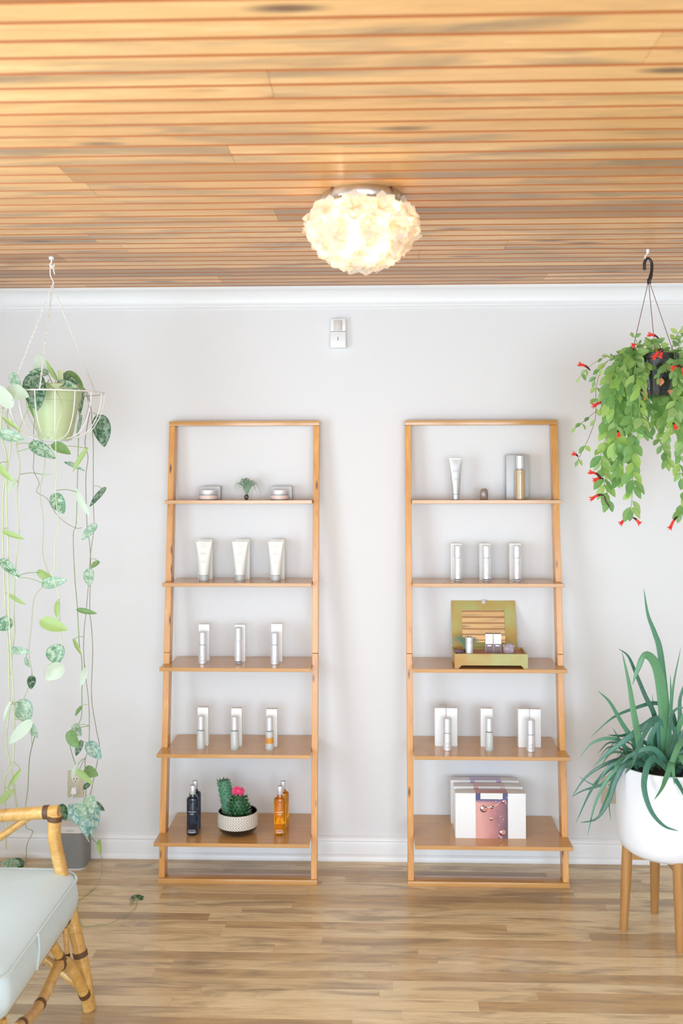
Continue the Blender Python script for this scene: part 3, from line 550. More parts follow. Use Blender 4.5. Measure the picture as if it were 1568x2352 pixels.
# mirror box, third board right
def mirror_box():
    z = ZS[2]; pb = aZ(1128, 1535.5, z); k = mpp(pb.y); x0, x1 = pb.x-83*k, pb.x+83*k; dep = .150; y0 = pb.y; y1 = y0+dep; h = .058
    t = thing('mirror_box', ((x0+x1)/2, (y0+y1)/2, z), 'open green painted wooden box with a mirror in its raised lid', 'box')
    th = .007; zf = z+.012; b = MB()
    def side(p, q, foot=True):
        p, q = V(p), V(q); d = (q-p).normalized(); n_ = V((-d.y, d.x, 0))*th; Ln = (q-p).length; prof = [(0, 0), (.016, 0), (.028, .012), (Ln-.028, .012), (Ln-.016, 0), (Ln, 0), (Ln, h), (0, h)]
        A = [p+d*u+V((0, 0, w_)) for u, w_ in prof]; B_ = [a+n_ for a in A]; K = len(A)
        fr = [(0, 1, 2, 7), (2, 3, 6, 7), (3, 4, 5, 6)]
        b.add(A+B_, fr+[tuple(i+K for i in f[::-1]) for f in fr]+[(i, i+K, (i+1) % K+K, (i+1) % K) for i in range(K)])
    side((x0, y0, z), (x1, y0, z)); side((x1-.0, y0+th, z), (x1-.0, y1-th, z)); side((x0+th, y0+th, z), (x0+th, y1-th, z)) ; side((x0, y1-th, z), (x1, y1-th, z))
    b.build('tray_sides', 'greenbox', t)
    b = MB(); b.box((x0+th, y0+th, zf), (x1-th, y1-th, z+.0485)); b.build('lining', 'lined', t)
    # lid: raised at the back edge, leaning back a little
    lw0 = x0+.002+.004; lw1 = x1-.040; lz0 = z+h*.55; top = aY(1110, 1382, y1+.045).z; tilt = .36; Hh = (top-lz0)/math.cos(tilt)
    o0 = V((0, y1+.001, lz0)); uu = V((0, math.sin(tilt), math.cos(tilt))); nn = V((0, -math.cos(tilt), math.sin(tilt)))
    lx0, lx1 = aY(1038.5, 1440, y1+.02).x, aY(1187, 1440, y1+.02).x
    def slab(b, xa, xb, ua, ub, na, nb, mi=0):
        P = [V((x, 0, 0))+o0+uu*u+nn*n_ for n_ in (na, nb) for (x, u) in ((xa, ua), (xb, ua), (xb, ub), (xa, ub))]; b.add(P, [(0, 3, 2, 1), (4, 5, 6, 7), (0, 1, 5, 4), (1, 2, 6, 5), (2, 3, 7, 6), (3, 0, 4, 7)], mi)
    mx0, mx1 = aY(1062, 1440, y1+.02).x, aY(1161, 1440, y1+.02).x; mu1 = (aY(1110, 1403, y1+.035).z-lz0)/math.cos(tilt); mu0 = (aY(1110, 1476, y1+.01).z-lz0)/math.cos(tilt)
    b = MB(); slab(b, lx0, mx0, 0, Hh, -.010, 0); slab(b, mx1, lx1, 0, Hh, -.010, 0); slab(b, mx0, mx1, mu1, Hh, -.010, 0); slab(b, mx0, mx1, 0, mu0, -.010, 0); slab(b, mx0, mx1, mu0, mu1, -.010, -.007)
    lid = b.build('lid', 'greenbox', t)
    b = MB(); slab(b, mx0+.0005, mx1-.0005, mu0+.0005, mu1-.0005, -.0069, -.004); b.build('mirror', 'mirror', lid)
    xk = aY(1115, 1386, y1).x; b = MB(); slab(b, xk-.008, xk+.007, Hh-.014, Hh+.003, .0003, .006); b.build('clasp', 'silver', lid)
    for xa in (lx0+.02, lx1-.04): b = MB(); slab(b, xa, xa+.02, -.006, .004, -.004, .002); b.build('hinge', 'nickel', t)
    # what lies in the box
    zt = z+.0487; ym = y0+.045
    def inb(px, Y): return V((aY(px, 1500, Y).x, Y, zt))
    airplant(inb(1068, y0+.085), .062, 'wispy air plant in the green mirror box, behind the small silver bottle', 60, .074, 8, .008)
    c = inb(1077.5, ym-.015); tt = thing('bottle', c, 'short silver bottle standing inside the green mirror box', 'bottle')
    r = 8.5*k; b = MB(); hh = aY(1077, 1463, c.y).z-zt; b.cyl(c, r, hh*.72, 28, bev=.002); b.build('body', 'silver', tt); b = MB(); b.cyl(c+V((0, 0, hh*.722)), r*.98, hh*.278, 28); b.build('cap', 'silver', tt); printing(tt, c, r, zt, [(.012, .35), (.016, .35), (.020, .3)])
    for i, (a, e, lb) in enumerate(((1114.8, 1131.8, 'left one of two tiny cartons in the green mirror box'), (1133.4, 1150.8, 'right one of two tiny cartons in the green mirror box'))):
        Y = ym+.02; xa, xb = aY(a, 1480, Y).x, aY(e, 1480, Y).x; zz = aY(1120, 1456, Y).z
        tt = thing('carton', ((xa+xb)/2, Y+.008, zt), lb, 'box', 'tiny cartons in the mirror box'); b = MB(); b.box((xa, Y, zt), (xb, Y+.016, zz), ch=.0005); b.build('body', 'whitecard2', tt)
        b = MB(); b.box((xa+.0008, Y-.0005, zt+.0008), (xb-.0008, Y-.0001, zt+(zz-zt)*.48)); pl = b.build('plum_panel', 'darkcard', tt)
        b = MB(); b.box((xa+.007, Y-.0008, zt+(zz-zt)*.36), (xb-.007, Y-.00055, zt+(zz-zt)*.43)); b.build('label', 'paleink', pl)
        b = MB(); b.box((xa, Y, zz+.0001), (xb, Y+.016, zz+.001)); b.build('top_flap', 'plum', tt)
    c = inb(1170, y0+.055); tt = thing('amethyst_cluster', c, 'pale violet crystal cluster in the right end of the mirror box', 'crystal'); b = MB(); q = random.Random(6)
    b.blob(c+V((0, 0, .018)), (.024, .018, .020), 12, nz=.5, smooth=False)
    for i in range(22):
        a = q.uniform(0, 2*PI); e = q.uniform(0, 1); d = V((math.cos(a)*e, math.sin(a)*e*.6, q.uniform(.6, 1))).normalized(); s_ = c+V((d.x*.016, d.y*.012, .018+.010*d.z)); b.tube([s_, s_+d*q.uniform(.009, .013), s_+d*q.uniform(.014, .018)], lambda u: .0080*(1-u*u*.8)+.0002, 6)
    b.sm = [False]*len(b.sm)
    b.build('crystals', 'crystal', tt)
    c = inb(1055, y0+.038); tt = thing('rough_stone', c, 'dark purple rough stone in the left end of the mirror box', 'stone'); b = MB()
    for i in range(6): b.blob(c+V((q.uniform(-.014, .014), q.uniform(-.006, .006), .009+q.uniform(0, .005))), q.uniform(.007, .011), 8, nz=.6, seed=i, smooth=False)
    b.build('rough_stone_body', 'dkcrystal', tt)
mirror_box()
# gift boxes, lowest board right
def giftbox(x0, x1, Y, m, rank, lb):
    z = ZS[4]; c0, c1 = aY(x0, 1900, Y).x, aY(x1, 1900, Y).x; h = .178; d = .048; t = thing('gift_box', ((c0+c1)/2, Y+d/2, z), lb, 'box', 'white gift boxes on the lowest board')
    b = MB(); b.box((c0, Y, z), (c1, Y+d, z+h), ch=.0012); b.build('body', 'whitecard2', t)
    s0 = c0+(c1-c0)*.288; s1 = c0+(c1-c0)*.745; e = .0006; b = MB()
    uvf = [(0, 0, 0, 1), (1, 0, 0, 1), (1, 1, 0, 1), (0, 1, 0, 1)]
    b.add([(s0, Y-e, z), (s1, Y-e, z), (s1, Y-e, z+h+e), (s0, Y-e, z+h+e)], [(0, 1, 2, 3)], 0, uv=uvf)
    b.add([(s0, Y-e, z+h+e), (s1, Y-e, z+h+e), (s1, Y+d+e, z+h+e), (s0, Y+d+e, z+h+e)], [(0, 1, 2, 3)], 0, uv=[(.2, .6, 0, 1), (.5, .6, 0, 1), (.5, .7, 0, 1), (.2, .7, 0, 1)])
    b.add([(s0, Y+d+e, z), (s1, Y+d+e, z), (s1, Y+d+e, z+h+e), (s0, Y+d+e, z+h+e)], [(3, 2, 1, 0)], 0, uv=uvf)
    sl = b.build('printed_sleeve', m, t)
    b = MB(); w_ = s1-s0; b.box((s0+w_*.15, Y-e*2, z+h*.875), (s0+w_*.84, Y-e*1.1, z+h+e*1.5)); b.box((s0+w_*.15, Y-e*1.1, z+h+e*1.1), (s0+w_*.84, Y+.003, z+h+e*1.5)); b.build('white_label', 'whitecard', sl)
    if rank == 0:
        b = MB(); q = random.Random(2)
        def disc(u, v, r, mi, dz=.0001):
            c = V((s0+w_*u, Y-e-dz, z+h*v)); vs = [c+V((math.cos(a*PI/12)*r, 0, math.sin(a*PI/12)*r)) for a in range(24)]; b.add(vs, [tuple(range(24))], mi)
        for (u, v, r) in ((.25, .66, .0145), (.51, .70, .008), (.49, .44, .0075), (.83, .135, .0125), (.72, .05, .005), (.78, .02, .006), (.88, .82, .008)):
            disc(u, v, r, 0, .0001); disc(u+.02, v+.01, r*.8, 1, .0002); disc(u-.05*r/.014, v+.02*r/.014, r*.4, 2, .0003)
        for i in range(14): disc(q.uniform(.6, .98), q.uniform(.2, .95), q.uniform(.0008, .002), 2, .0001)
        for i in range(18):                                       # bright curved bubble rim
            a0 = -2.35+i*.10; a1 = a0+.11; cx, cz, ra, rb = s0+w_*.38, z+h*1.02, .060, .0565+.0035*abs(i-9)/9
            b.add([(cx+ra*math.cos(a0), Y-e-.0002, cz+ra*math.sin(a0)), (cx+ra*math.cos(a1), Y-e-.0002, cz+ra*math.sin(a1)), (cx+rb*math.cos(a1), Y-e-.0002, cz+rb*math.sin(a1)), (cx+rb*math.cos(a0), Y-e-.0002, cz+rb*math.sin(a0))], [(0, 1, 2, 3)], 2) if s0 < cx+ra*math.cos(a0) < s1 and z < cz+ra*math.sin(a0) else None
        b.build('printed_bubbles', ['plum', 'lined', 'paleink'], sl)
yf_ = aZ(1128, 1926, ZS[4]).y
giftbox(1045.5, 1207.5, yf_, 'sleeve_rose', 0, 'frontmost white gift box with a rose bubble-print sleeve')
giftbox(1042.5, 1200, yf_+.082, 'sleeve_pale', 1, 'white gift box with pale sleeve between two others')
giftbox(1035.5, 1190.8, yf_+.160, 'sleeve_lilac', 2, 'rearmost white gift box with a lilac sleeve')
# ------------------------------------------------------------------ wall fittings
t = thing('motion_sensor', aY(776, 800, 0), 'small white motion sensor on the wall between the shelves, under the crown', 'sensor')
p0, p1 = aY(758.5, 800, -.02), aY(794, 732, -.02); zm = aY(776, 762, -.02).z
b = MB(); b.box((p0.x, -.035, p0.z), (p1.x, 0, zm-.0008), ch=.005); b.build('housing', 'plastic', t)
b = MB(); b.box((p0.x, -.030, zm+.0004), (p1.x, 0, p1.z), ch=.005); b.build('upper_housing', 'plastic', t)
b = MB(); b.lathe([(.0285, 0), (.030, .002), (.030, p1.z-zm-.014), (.0285, p1.z-zm-.012)], ((p0.x+p1.x)/2, -.012, zm+.004), 24, sx=.86, sy=.86); b.build('lens', 'spktop', t)
b = MB(); q = aY(775.8, 778, -.036); b.box((q.x-.0012, -.0362, q.z-.008), (q.x+.0012, -.035, q.z+.008)); b.build('indicator_slot', 'slot', t)
def outlet(x0, x1, y0, y1, label):
    a, c = aY(x0, y1, 0), aY(x1, y0, 0); xm = (a.x+c.x)/2; zm = (a.z+c.z)/2; t = thing('wall_outlet', (xm, 0, zm), label, 'outlet', 'beige wall outlets')
    b = MB(); b.box((xm-.035, -.006, zm-.057), (xm+.035, 0, zm+.057), ch=.002); b.build('cover_plate', 'beige', t)
    for s_ in (-1, 1):
        cz = zm+s_*.020; b = MB(); b.lathe([(.0165, -.0016), (.017, 0), (.015, .002)], (0, 0, 0), 20, sy=.86); b.v = [V((v.x+xm, -.0065-v.z*.8, cz+v.y)) for v in b.v]; so = b.build('socket', 'socket', t)
        b = MB()
        for dx in (-.0062, .0062): b.box((xm+dx-.001, -.0092, cz-.001), (xm+dx+.001, -.0078, cz+.007))
        b.box((xm-.002, -.0092, cz-.010), (xm+.002, -.0078, cz-.006)); b.build('slots', 'slot', so)
    b = MB(); b.blob((xm, -.0065, zm), (.0025, .001, .0025), 8); b.build('screw', 'silver', t); return xm, zm
ox, oz = outlet(156, 193, 1770, 1830, 'beige wall outlet with a white plug in it, behind the trailing vines')
outlet(1381, 1418, 1783, 1845, 'beige wall outlet half hidden by the aloe leaves, nothing plugged in')
SP = aZ(168, 1990, 0); SPX = SP.x; SPY = -.098
t = thing('power_plug', (ox, -.01, oz-.02), 'white plug and cord running from the outlet to the grey speaker', 'plug')
b = MB(); b.hexa([(ox-.012, -.034, oz-.034), (ox+.010, -.034, oz-.034), (ox+.012, -.0095, oz-.034), (ox-.014, -.0095, oz-.034), (ox-.010, -.030, oz-.008), (ox+.008, -.030, oz-.008), (ox+.012, -.0095, oz-.006), (ox-.014, -.0095, oz-.006)]); b.build('plug_body', 'plastic', t)
b = MB(); b.tube([(ox-.003, -.026, oz-.034), (ox-.012, -.030, oz-.06), (ox-.018, -.028, oz-.12), (ox-.010, -.030, .12), (ox-.005, -.034, .03), (SPX, -.036, .018)], .0022, 6, n=6); b.build('cord', 'plastic', t)
# speaker
def speaker():
    t = thing('smart_speaker', (SPX, SPY, 0), 'grey and white tabletop speaker on the floor against the baseboard', 'speaker')
    def rr(w_, d_, r_, n=5):
        o = []
        for cx, cy, a0 in ((w_-r_, d_-r_, 0), (-w_+r_, d_-r_, 1), (-w_+r_, -d_+r_, 2), (w_-r_, -d_+r_, 3)): o += [(cx+r_*math.cos((a0+i/n)*PI/2), cy+r_*math.sin((a0+i/n)*PI/2)) for i in range(n+1)]
        return o
    def lay(levels, mt, nm):
        b = MB(); vs = []; K = None
        for z, s_ in levels: q = rr(.0625*s_, .058*s_, .030*s_); K = len(q); vs += [(SPX+x, SPY+y, z) for x, y in q]
        n = len(levels); b.add(vs, [(i*K+k, i*K+(k+1) % K, (i+1)*K+(k+1) % K, (i+1)*K+k) for i in range(n-1) for k in range(K)]+[tuple(range(K))[::-1], tuple((n-1)*K+k for k in range(K))], 0, True); o = b.build(nm, mt, t); md = o.modifiers.new('e', 'EDGE_SPLIT'); return o
    hT = aY(168, 1888, SPY).z; lay([(0, .94), (.004, .97), (.010, .97)], 'spktop', 'base'); lay([(.010, 1), (hT-.026, 1)], 'spk', 'grille'); tp = lay([(hT-.026, 1), (hT-.006, 1), (hT-.001, .97), (hT, .9)], 'spktop', 'top')
    f = bpy.data.curves.new('logo_text', 'FONT'); f.body = 'SONOS'; f.size = .009; f.align_x = 'CENTER'; f.extrude = .0002; o = bpy.data.objects.new('logo_text', f); COL.objects.link(o); bpy.context.view_layer.update(); me = bpy.data.meshes.new_from_object(o.evaluated_get(bpy.context.evaluated_depsgraph_get())); bpy.data.objects.remove(o); o = bpy.data.objects.new('logo_text', me); COL.objects.link(o); me.materials.append(MT['grey']); o['kind'] = 'stuff'; o.parent = t; o.location = (0, -.0584, hT-.019); o.rotation_euler = (PI/2, 0, 0)
speaker()
# ------------------------------------------------------------------ ceiling light
def lamp():
    C = V((-.036, -1.477, H)); t = thing('ceiling_light', C, 'round capiz shell flower ceiling light, lit, on the wooden ceiling', 'ceiling light')
    b = MB(); b.lathe([(.075, -.036), (.112, -.034), (.116, -.028), (.116, -.008), (.112, 0), (.0, 0)], C, 48); b.build('canopy', 'nickel', t)
    prof = [(.116, -.074), (.122, -.084), (.118, -.102), (.106, -.122), (.088, -.142), (.064, -.160), (.036, -.173), (.0, -.178)]
    q = random.Random(12)
    def at(u, a):
        x = u*(len(prof)-1); i = min(int(x), len(prof)-2); f = x-i; r = prof[i][0]*(1-f)+prof[i+1][0]*f; z = prof[i][1]*(1-f)+prof[i+1][1]*f
        dr = prof[i+1][0]-prof[i][0]; dz = prof[i+1][1]-prof[i][1]; n_ = V((-dz, 0, dr)).normalized(); 
        return C+V((r*math.cos(a), r*math.sin(a), z)), V((n_.x*math.cos(a), n_.x*math.sin(a), n_.z)).normalized()
    def petal(b, c, d, up, Ln, w_):
        sd = d.cross(up).normalized(); nn = sd.cross(d).normalized(); th = .0004
        P = [(0, .14), (.25, .30), (.55, .48), (.74, .46), (.88, .26), (1, .0)]
        vs = []; n = len(P)
        for u, x in P:
            for q_ in (-1, 0, 1): vs.append(c+d*(u*Ln)+sd*(x*w_*q_)+nn*(.07*Ln*math.sin(u*PI)+.10*w_*abs(q_)*x*2))
        b.add(vs, [(3*i+k, 3*i+k+1, 3*i+k+4, 3*i+k+3) for i in range(n-1) for k in (0, 1)])
    rows = [(0.07, 11, .0), (.30, 11, .5), (.52, 9, 0), (.72, 6, .5), (.92, 3, 0)]
    for u, n, o_ in rows:
        for k in range(n):
            c, nr = at(u, 2*PI*(k+o_)/n+q.uniform(-.06, .06)); b = MB(); ref = V((0, 0, 1)) if abs(nr.z) < .9 else V((1, 0, 0)); e1 = nr.cross(ref).normalized(); e2 = nr.cross(e1)
            for ring, (m_, tilt, Ln) in enumerate(((8, 1.10, .058), (6, .68, .054), (3, .30, .044))):
                for j in range(m_):
                    a = 2*PI*(j+.5*ring)/m_+q.uniform(-.15, .15); rd = e1*math.cos(a)+e2*math.sin(a); tl = tilt+q.uniform(-.12, .12); d = nr*math.cos(tl)+rd*math.sin(tl)
                    petal(b, c+rd*.004, d, nr*math.sin(tl)-rd*math.cos(tl), Ln*q.uniform(.85, 1.12), .038)
            b.build('shell_flower', 'capiz', t)
    b = MB(); b.lathe([(0, -.0365), (.128, -.0365), (.130, -.039), (.128, -.0415), (0, -.0415)], C, 48); b.build('light_baffle', 'nickel', t)  # added disc closing the top gap, keeps bulb light off the ceiling
    for k in range(3):
        a = 2*PI*k/3+.9; c = C+V((.050*math.cos(a), .050*math.sin(a), -.082)); b = MB(); b.blob(c, (.017, .017, .024), 14); b.build('bulb', 'bulb', t)
        l = bpy.data.lights.new('bulb_light', 'POINT'); l.energy = .85; l.color = (1, .90, .78); l.shadow_soft_size = .03; o = bpy.data.objects.new('bulb_light', l); COL.objects.link(o); o.parent = t; o.location = c-C+V((0, 0, -.03))
lamp()
# ------------------------------------------------------------------ trailing pothos in a wire basket (left)
HLX, HLY = -1.179, -.687
G = dict(d=srgb(58, 104, 74), m=srgb(104, 156, 116), v=srgb(150, 192, 162), p=srgb(220, 236, 214), l=srgb(178, 208, 130), g=srgb(132, 172, 104), b=srgb(128, 182, 182), k=srgb(38, 98, 52))
VG = dict(d=.42, m=.75, v=.85, p=.8, l=.0, g=.1, b=.9, k=.2)
def pothos():
    q = random.Random(21); X0 = aY(126, 900, HLY).x
    hk = thing('ceiling_hook', aZ(118, 590, H), 'white hook screwed in the ceiling over the wire basket', 'hook', 'hooks in the ceiling'); h0 = aZ(118, 590, H)
    b = MB(); b.lathe([(.009, -.010), (.010, -.004), (.009, 0)], h0, 16); b.build('hook_base', 'hookwhite', hk)
    b = MB(); b.tube([h0+V((0, 0, -.010)), h0+V((0, 0, -.020)), h0+V((-.005, 0, -.028)), h0+V((0, 0, -.038)), h0+V((.008, 0, -.036)), h0+V((.010, 0, -.028))], .003, 8, n=5); b.build('hook_curve', 'hookwhite', hk)
    # basket
    base = V((X0, HLY, aY(130, 1012, HLY).z)); rz = aY(126, 903, HLY).z; RR = .176
    t = thing('hanging_basket', base, 'white wire hanging basket on three cream chains, holding the pothos', 'basket')
    b = MB(); top = h0+V((0, 0, -.034)); jn = V((h0.x+.004, HLY, aY(118, 655, HLY).z))
    b.tube([top+V((.012, 0, -.030)), top+V((.007, -.003, -.006)), top+V((0, -.003, .0032)), top+V((-.004, 0, -.01)), top+V((-.003, 0, -.035)), jn+V((.004, 0, .01)), jn], .0024, 6, n=5); b.build('s_hook', 'chain', t)
    b = MB()
    b.tube([base*0+V((X0+RR*math.cos(a*PI/24), HLY+RR*math.sin(a*PI/24), rz)) for a in range(49)], .0026, 6); b.build('rim', 'wire', t)
    for an in (-1.55, 3.0, .85):
        e = V((X0+RR*math.cos(an), HLY+RR*math.sin(an), rz)); b = MB(); n = 60
        for s_ in (0, PI): b.tube([jn.lerp(e, i/n)+V((math.cos(i*1.1+s_), math.sin(i*1.1+s_), 0))*.0022 for i in range(n+1)], .0016, 5)
        b.build('chain', 'chain', t)
    b = MB(); hgt = rz-base.z
    for k in range(16):
        a = 2*PI*(k+.5)/16+.12; pr = [(RR, hgt), (RR*.975, hgt*.75), (RR*.88, hgt*.45), (RR*.66, hgt*.15), (.048, .002)]
        b.tube([(X0+r*math.cos(a), HLY+r*math.sin(a), base.z+z) for r, z in pr], .0018, 5, n=4)
    b.build('ribs', 'wire', t)
    b = MB(); b.tube([V((X0+.048*math.cos(a*PI/12), HLY+.048*math.sin(a*PI/12), base.z)) for a in range(25)], .0022, 5); b.build('base_ring', 'wire', t)
    # pot and plant
    P = V((aY(127, 1008, HLY).x, HLY, base.z+.0025)); k = mpp(HLY); ph = aY(126, 884, HLY).z-P.z
    t = thing('potted_pothos', P, 'silver-spotted trailing pothos in a sage green pot, vines reaching the floor', 'plant')
    r1, r0 = 60*k, 37*k
    b = MB(); b.lathe([(r0, 0), (r0*1.02, .004), (r0+(r1-r0)*.13, ph*.13), (r0+(r1-r0)*.13+.0015, ph*.135), (r0+(r1-r0)*.74, ph*.70), (r0+(r1-r0)*.74+.004, ph*.71), (r1+.002, ph-.003), (r1, ph), (r1-.004, ph-.003), (r1-.009, ph*.75), (r1-.012, ph*.7)], P, 48, close=True); b.build('pot', 'sage', t)
    b = MB(); b.lathe([(r1-.006, ph*.86), (r1*.5, ph*.90), (0, ph*.92)], P, 24); b.build('soil', 'soil', t)
    b = MB(); tb = aY(139, 872, HLY-.07); b.hexa([tb+V((-.008, 0, 0)), tb+V((.010, 0, 0)), tb+V((.010, .002, 0)), tb+V((-.008, .002, 0)), tb+V((-.011, 0, .034)), tb+V((.008, 0, .034)), tb+V((.008, .002, .034)), tb+V((-.011, .002, .034))]); b.build('hanging_tab', 'sage', t)
    vines = [  # (pixel path, distance offset per vine, radius, stem material)
     ([(90, 872), (30, 900), (5, 940), (3, 1000), (16, 1060), (6, 1150), (8, 1300), (14, 1420), (20, 1500), (20, 1560), (22, 1620), (14, 1700), (22, 1750), (30, 1790), (38, 1850), (50, 1880)], -.12, .0035, 'stem'),
     ([(88, 875), (20, 930), (24, 1020), (14, 1110), (18, 1250), (20, 1400), (26, 1520), (32, 1620), (30, 1750), (10, 1790), (14, 1880), (14, 1950)], -.16, .0032, 'stem'),
     ([(90, 880), (40, 1000), (46, 1070), (38, 1150), (44, 1220), (36, 1300), (32, 1400), (34, 1450), (28, 1500), (24, 1550)], -.10, .0026, 'stem'),
     ([(100, 872), (62, 905), (68, 960), (98, 1015), (102, 1070), (92, 1130), (100, 1200), (98, 1270), (110, 1312), (118, 1335), (90, 1355), (77, 1380), (72, 1440), (66, 1500), (71, 1530), (72, 1560), (50, 1615), (36, 1650)], .20, .0018, 'stem'),
     ([(115, 870), (127, 895), (143, 935), (132, 980), (128, 1010), (130, 1090), (128, 1140), (136, 1215), (127, 1240), (126, 1300), (122, 1325), (136, 1370), (136, 1400), (138, 1440), (142, 1490), (135, 1515), (104, 1530), (100, 1550), (118, 1572)], -.19, .0021, 'stem'),
     ([(112, 872), (80, 960), (78, 1050), (77, 1080), (90, 1110), (84, 1130), (108, 1145), (125, 1175), (150, 1200), (175, 1213), (188, 1212)], .14, .0014, 'stemd'),
     ([(140, 872), (180, 920), (180, 1010), (178, 1090), (175, 1200), (168, 1230), (172, 1330), (178, 1400), (182, 1480), (188, 1520), (188, 1600), (186, 1650), (168, 1680), (160, 1705), (168, 1740), (180, 1770), (195, 1790), (212, 1800)], .16, .0020, 'stemg'),
     ([(140, 870), (190, 890), (205, 940), (200, 980), (195, 1020), (202, 1050), (197, 1100), (200, 1210), (206, 1250), (208, 1310), (206, 1400), (210, 1440), (213, 1500), (210, 1600), (222, 1680), (228, 1720), (215, 1790), (206, 1830), (195, 1870)], .20, .0018, 'stemd'),
     ([(145, 872), (200, 900), (213, 1000), (214, 1080), (214, 1150), (216, 1210), (208, 1270), (204, 1330), (198, 1400), (193, 1450), (192, 1500), (196, 1550), (204, 1620), (204, 1710), (195, 1750), (198, 1800), (195, 1850)], .12, .0016, 'stemd'),
     ([(185, 1880), (200, 1915), (225, 1940), (234, 1975)], .30, .0012, 'stemg'),
     ([(80, 1690), (68, 1740), (64, 1810), (58, 1860), (60, 1900), (75, 1910), (62, 1940), (60, 1972)], .30, .0018, 'stemg')]
    objs = []
    for pts, dy, r, m_ in vines:
        n = len(pts); P3 = []
        for i, (x, y) in enumerate(pts):
            d = dy*min(1, i/2.0) if y > 880 or i > 1 else dy*.35*i
            P3.append(aY(x, y, HLY+d))
        r *= .8; b = MB(); b.tube(P3, r, 6, n=4)
        for i in range(2, n-1):                                   # knuckles on the stem
            b.blob(P3[i], r*1.5, 6)
        o = b.build('vine', m_, t); objs.append((o, spline(P3, 4), MB()))
    lv = [((98, 858), (88, 812), 36, 'p', .05), ((106, 856), (67, 853), 20, 'm', -.05), ((78, 868), (84, 942), 56, 'd', -.16), ((131, 872), (104, 828), 13, 'l', -.08), ((152, 862), (190, 893), 36, 'g', -.02), ((150, 862), (182, 884), 13, 'd', -.06), ((138, 880), (181, 893), 24, 'm', -.10),
     ((28, 862), (46, 894), 26, 'v', -.1), ((18, 900), (64, 908), 42, 'p', -.19), ((22, 930), (-6, 884), 34, 'p', -.2), ((8, 960), (48, 990), 10, 'l', -.2), ((4, 995), (54, 1010), 28, 'v', -.2), ((190, 905), (180, 955), 15, 'm', .10), ((187, 955), (176, 1002), 9, 'v', .12), ((230, 962), (240, 1025), 42, 'd', .05), ((62, 905), (80, 965), 10, 'g', -.03),
     ((76, 1022), (127, 1051), 32, 'm', -.05), ((125, 1022), (161, 1041), 26, 'g', -.05), ((200, 1030), (165, 1083), 13, 'l', -.12), ((150, 1062), (196, 1081), 8, 'm', .05), ((-6, 1068), (28, 1106), 18, 'l', -.2), ((32, 1103), (12, 1136), 18, 'p', -.15), ((98, 1090), (119, 1089), 6, 'p', 0), ((126, 1140), (146, 1179), 34, 'm', -.1), ((176, 1130), (203, 1186), 18, 'p', -.05),
     ((238, 1125), (204, 1163), 15, 'd', .05), ((217, 1208), (187, 1239), 22, 'v', .05), ((8, 1221), (54, 1238), 12, 'l', -.2), ((6, 1290), (44, 1324), 22, 'm', -.2), ((20, 1305), (40, 1332), 12, 'p', -.21), ((227, 1290), (207, 1305), 13, 'g', 0), ((205, 1311), (204, 1346), 27, 'v', .0), ((91, 1315), (127, 1338), 22, 'l', -.05), ((103, 1341), (151, 1333), 28, 'v', -.12), ((22, 1366), (58, 1390), 10, 'l', -.15),
     ((132, 1382), (130, 1421), 13, 'l', -.2), ((100, 1428), (153, 1446), 32, 'l', -.2), ((178, 1400), (221, 1409), 13, 'g', 0), ((22, 1426), (-10, 1445), 34, 'm', -.15), ((26, 1492), (71, 1498), 18, 'v', -.15), ((169, 1469), (187, 1505), 9, 'l', .05), ((128, 1486), (130, 1526), 46, 'm', -.2), ((59, 1511), (67, 1534), 11, 'v', .1), ((138, 1530), (106, 1562), 38, 'p', -.22), ((73, 1556), (71, 1583), 20, 'd', .1),
     ((196, 1540), (184, 1576), 16, 'p', 0), ((24, 1613), (5, 1657), 10, 'p', -.2), ((50, 1614), (63, 1662), 44, 'v', -.1), ((66, 1662), (19, 1709), 28, 'p', -.2), ((71, 1667), (85, 1695), 19, 'v', .1), ((187, 1623), (172, 1644), 10, 'g', .1), ((171, 1668), (186, 1690), 24, 'v', .1), ((160, 1684), (178, 1718), 30, 'g', .0), ((186, 1705), (174, 1736), 16, 'd', .1), ((204, 1710), (232, 1743), 30, 'b', .05),
     ((176, 1760), (164, 1790), 15, 'p', 0), ((181, 1772), (213, 1802), 16, 'l', -.03), ((198, 1768), (224, 1781), 26, 'g', .05), ((206, 1799), (190, 1814), 13, 'd', .1), ((47, 1769), (17, 1812), 11, 'l', -.2), ((25, 1819), (-10, 1851), 18, 'l', -.2), ((168, 1858), (206, 1897), 40, 'b', -.05), ((204, 1832), (211, 1868), 30, 'v', -.08), ((216, 1852), (216, 1908), 30, 'b', -.02), ((163, 1852), (176, 1888), 22, 'v', .02), ((190, 1878), (200, 1922), 26, 'b', .0),
     ((223, 1845), (239, 1863), 15, 'd', .1), ((138, 1853), (151, 1884), 28, 'k', .0), ((139, 1880), (133, 1924), 11, 'p', .05), ((189, 1898), (205, 1937), 6, 'v', .1), ((228, 1929), (229, 1964), 13, 'l', .3), ((195, 1880), (216, 1925), 12, 'v', .0), ((184, 1846), (196, 1886), 22, 'v', -.1)]
    for a, e, w_, kd, dy in lv:
        Y = HLY+dy+q.uniform(-.015, .015); A = aY(a[0], a[1], Y+.01); E = aY(e[0], e[1], Y-.012); mid = (A+E)/2
        o, P3, lb = min(objs, key=lambda ob: min((p-A).length for p in ob[1]))
        nr = V((q.uniform(-.3, .3), -1, q.uniform(-.1, .45)))
        lb.leaf(A, E, w_*mpp(Y), nr, G[kd], VG[kd], heart=.8 if w_ > 14 else .3, fold=.22 if w_ > 14 else .5, droop=.10)
        near = min(P3, key=lambda p: (p-A).length)
        if (near-A).length > .004: m_ = (near+A)/2+V((0, 0, .006)); lb.col = G['l'][:3]+(0,); lb.tube([near, m_, A], .0011, 5, n=3)
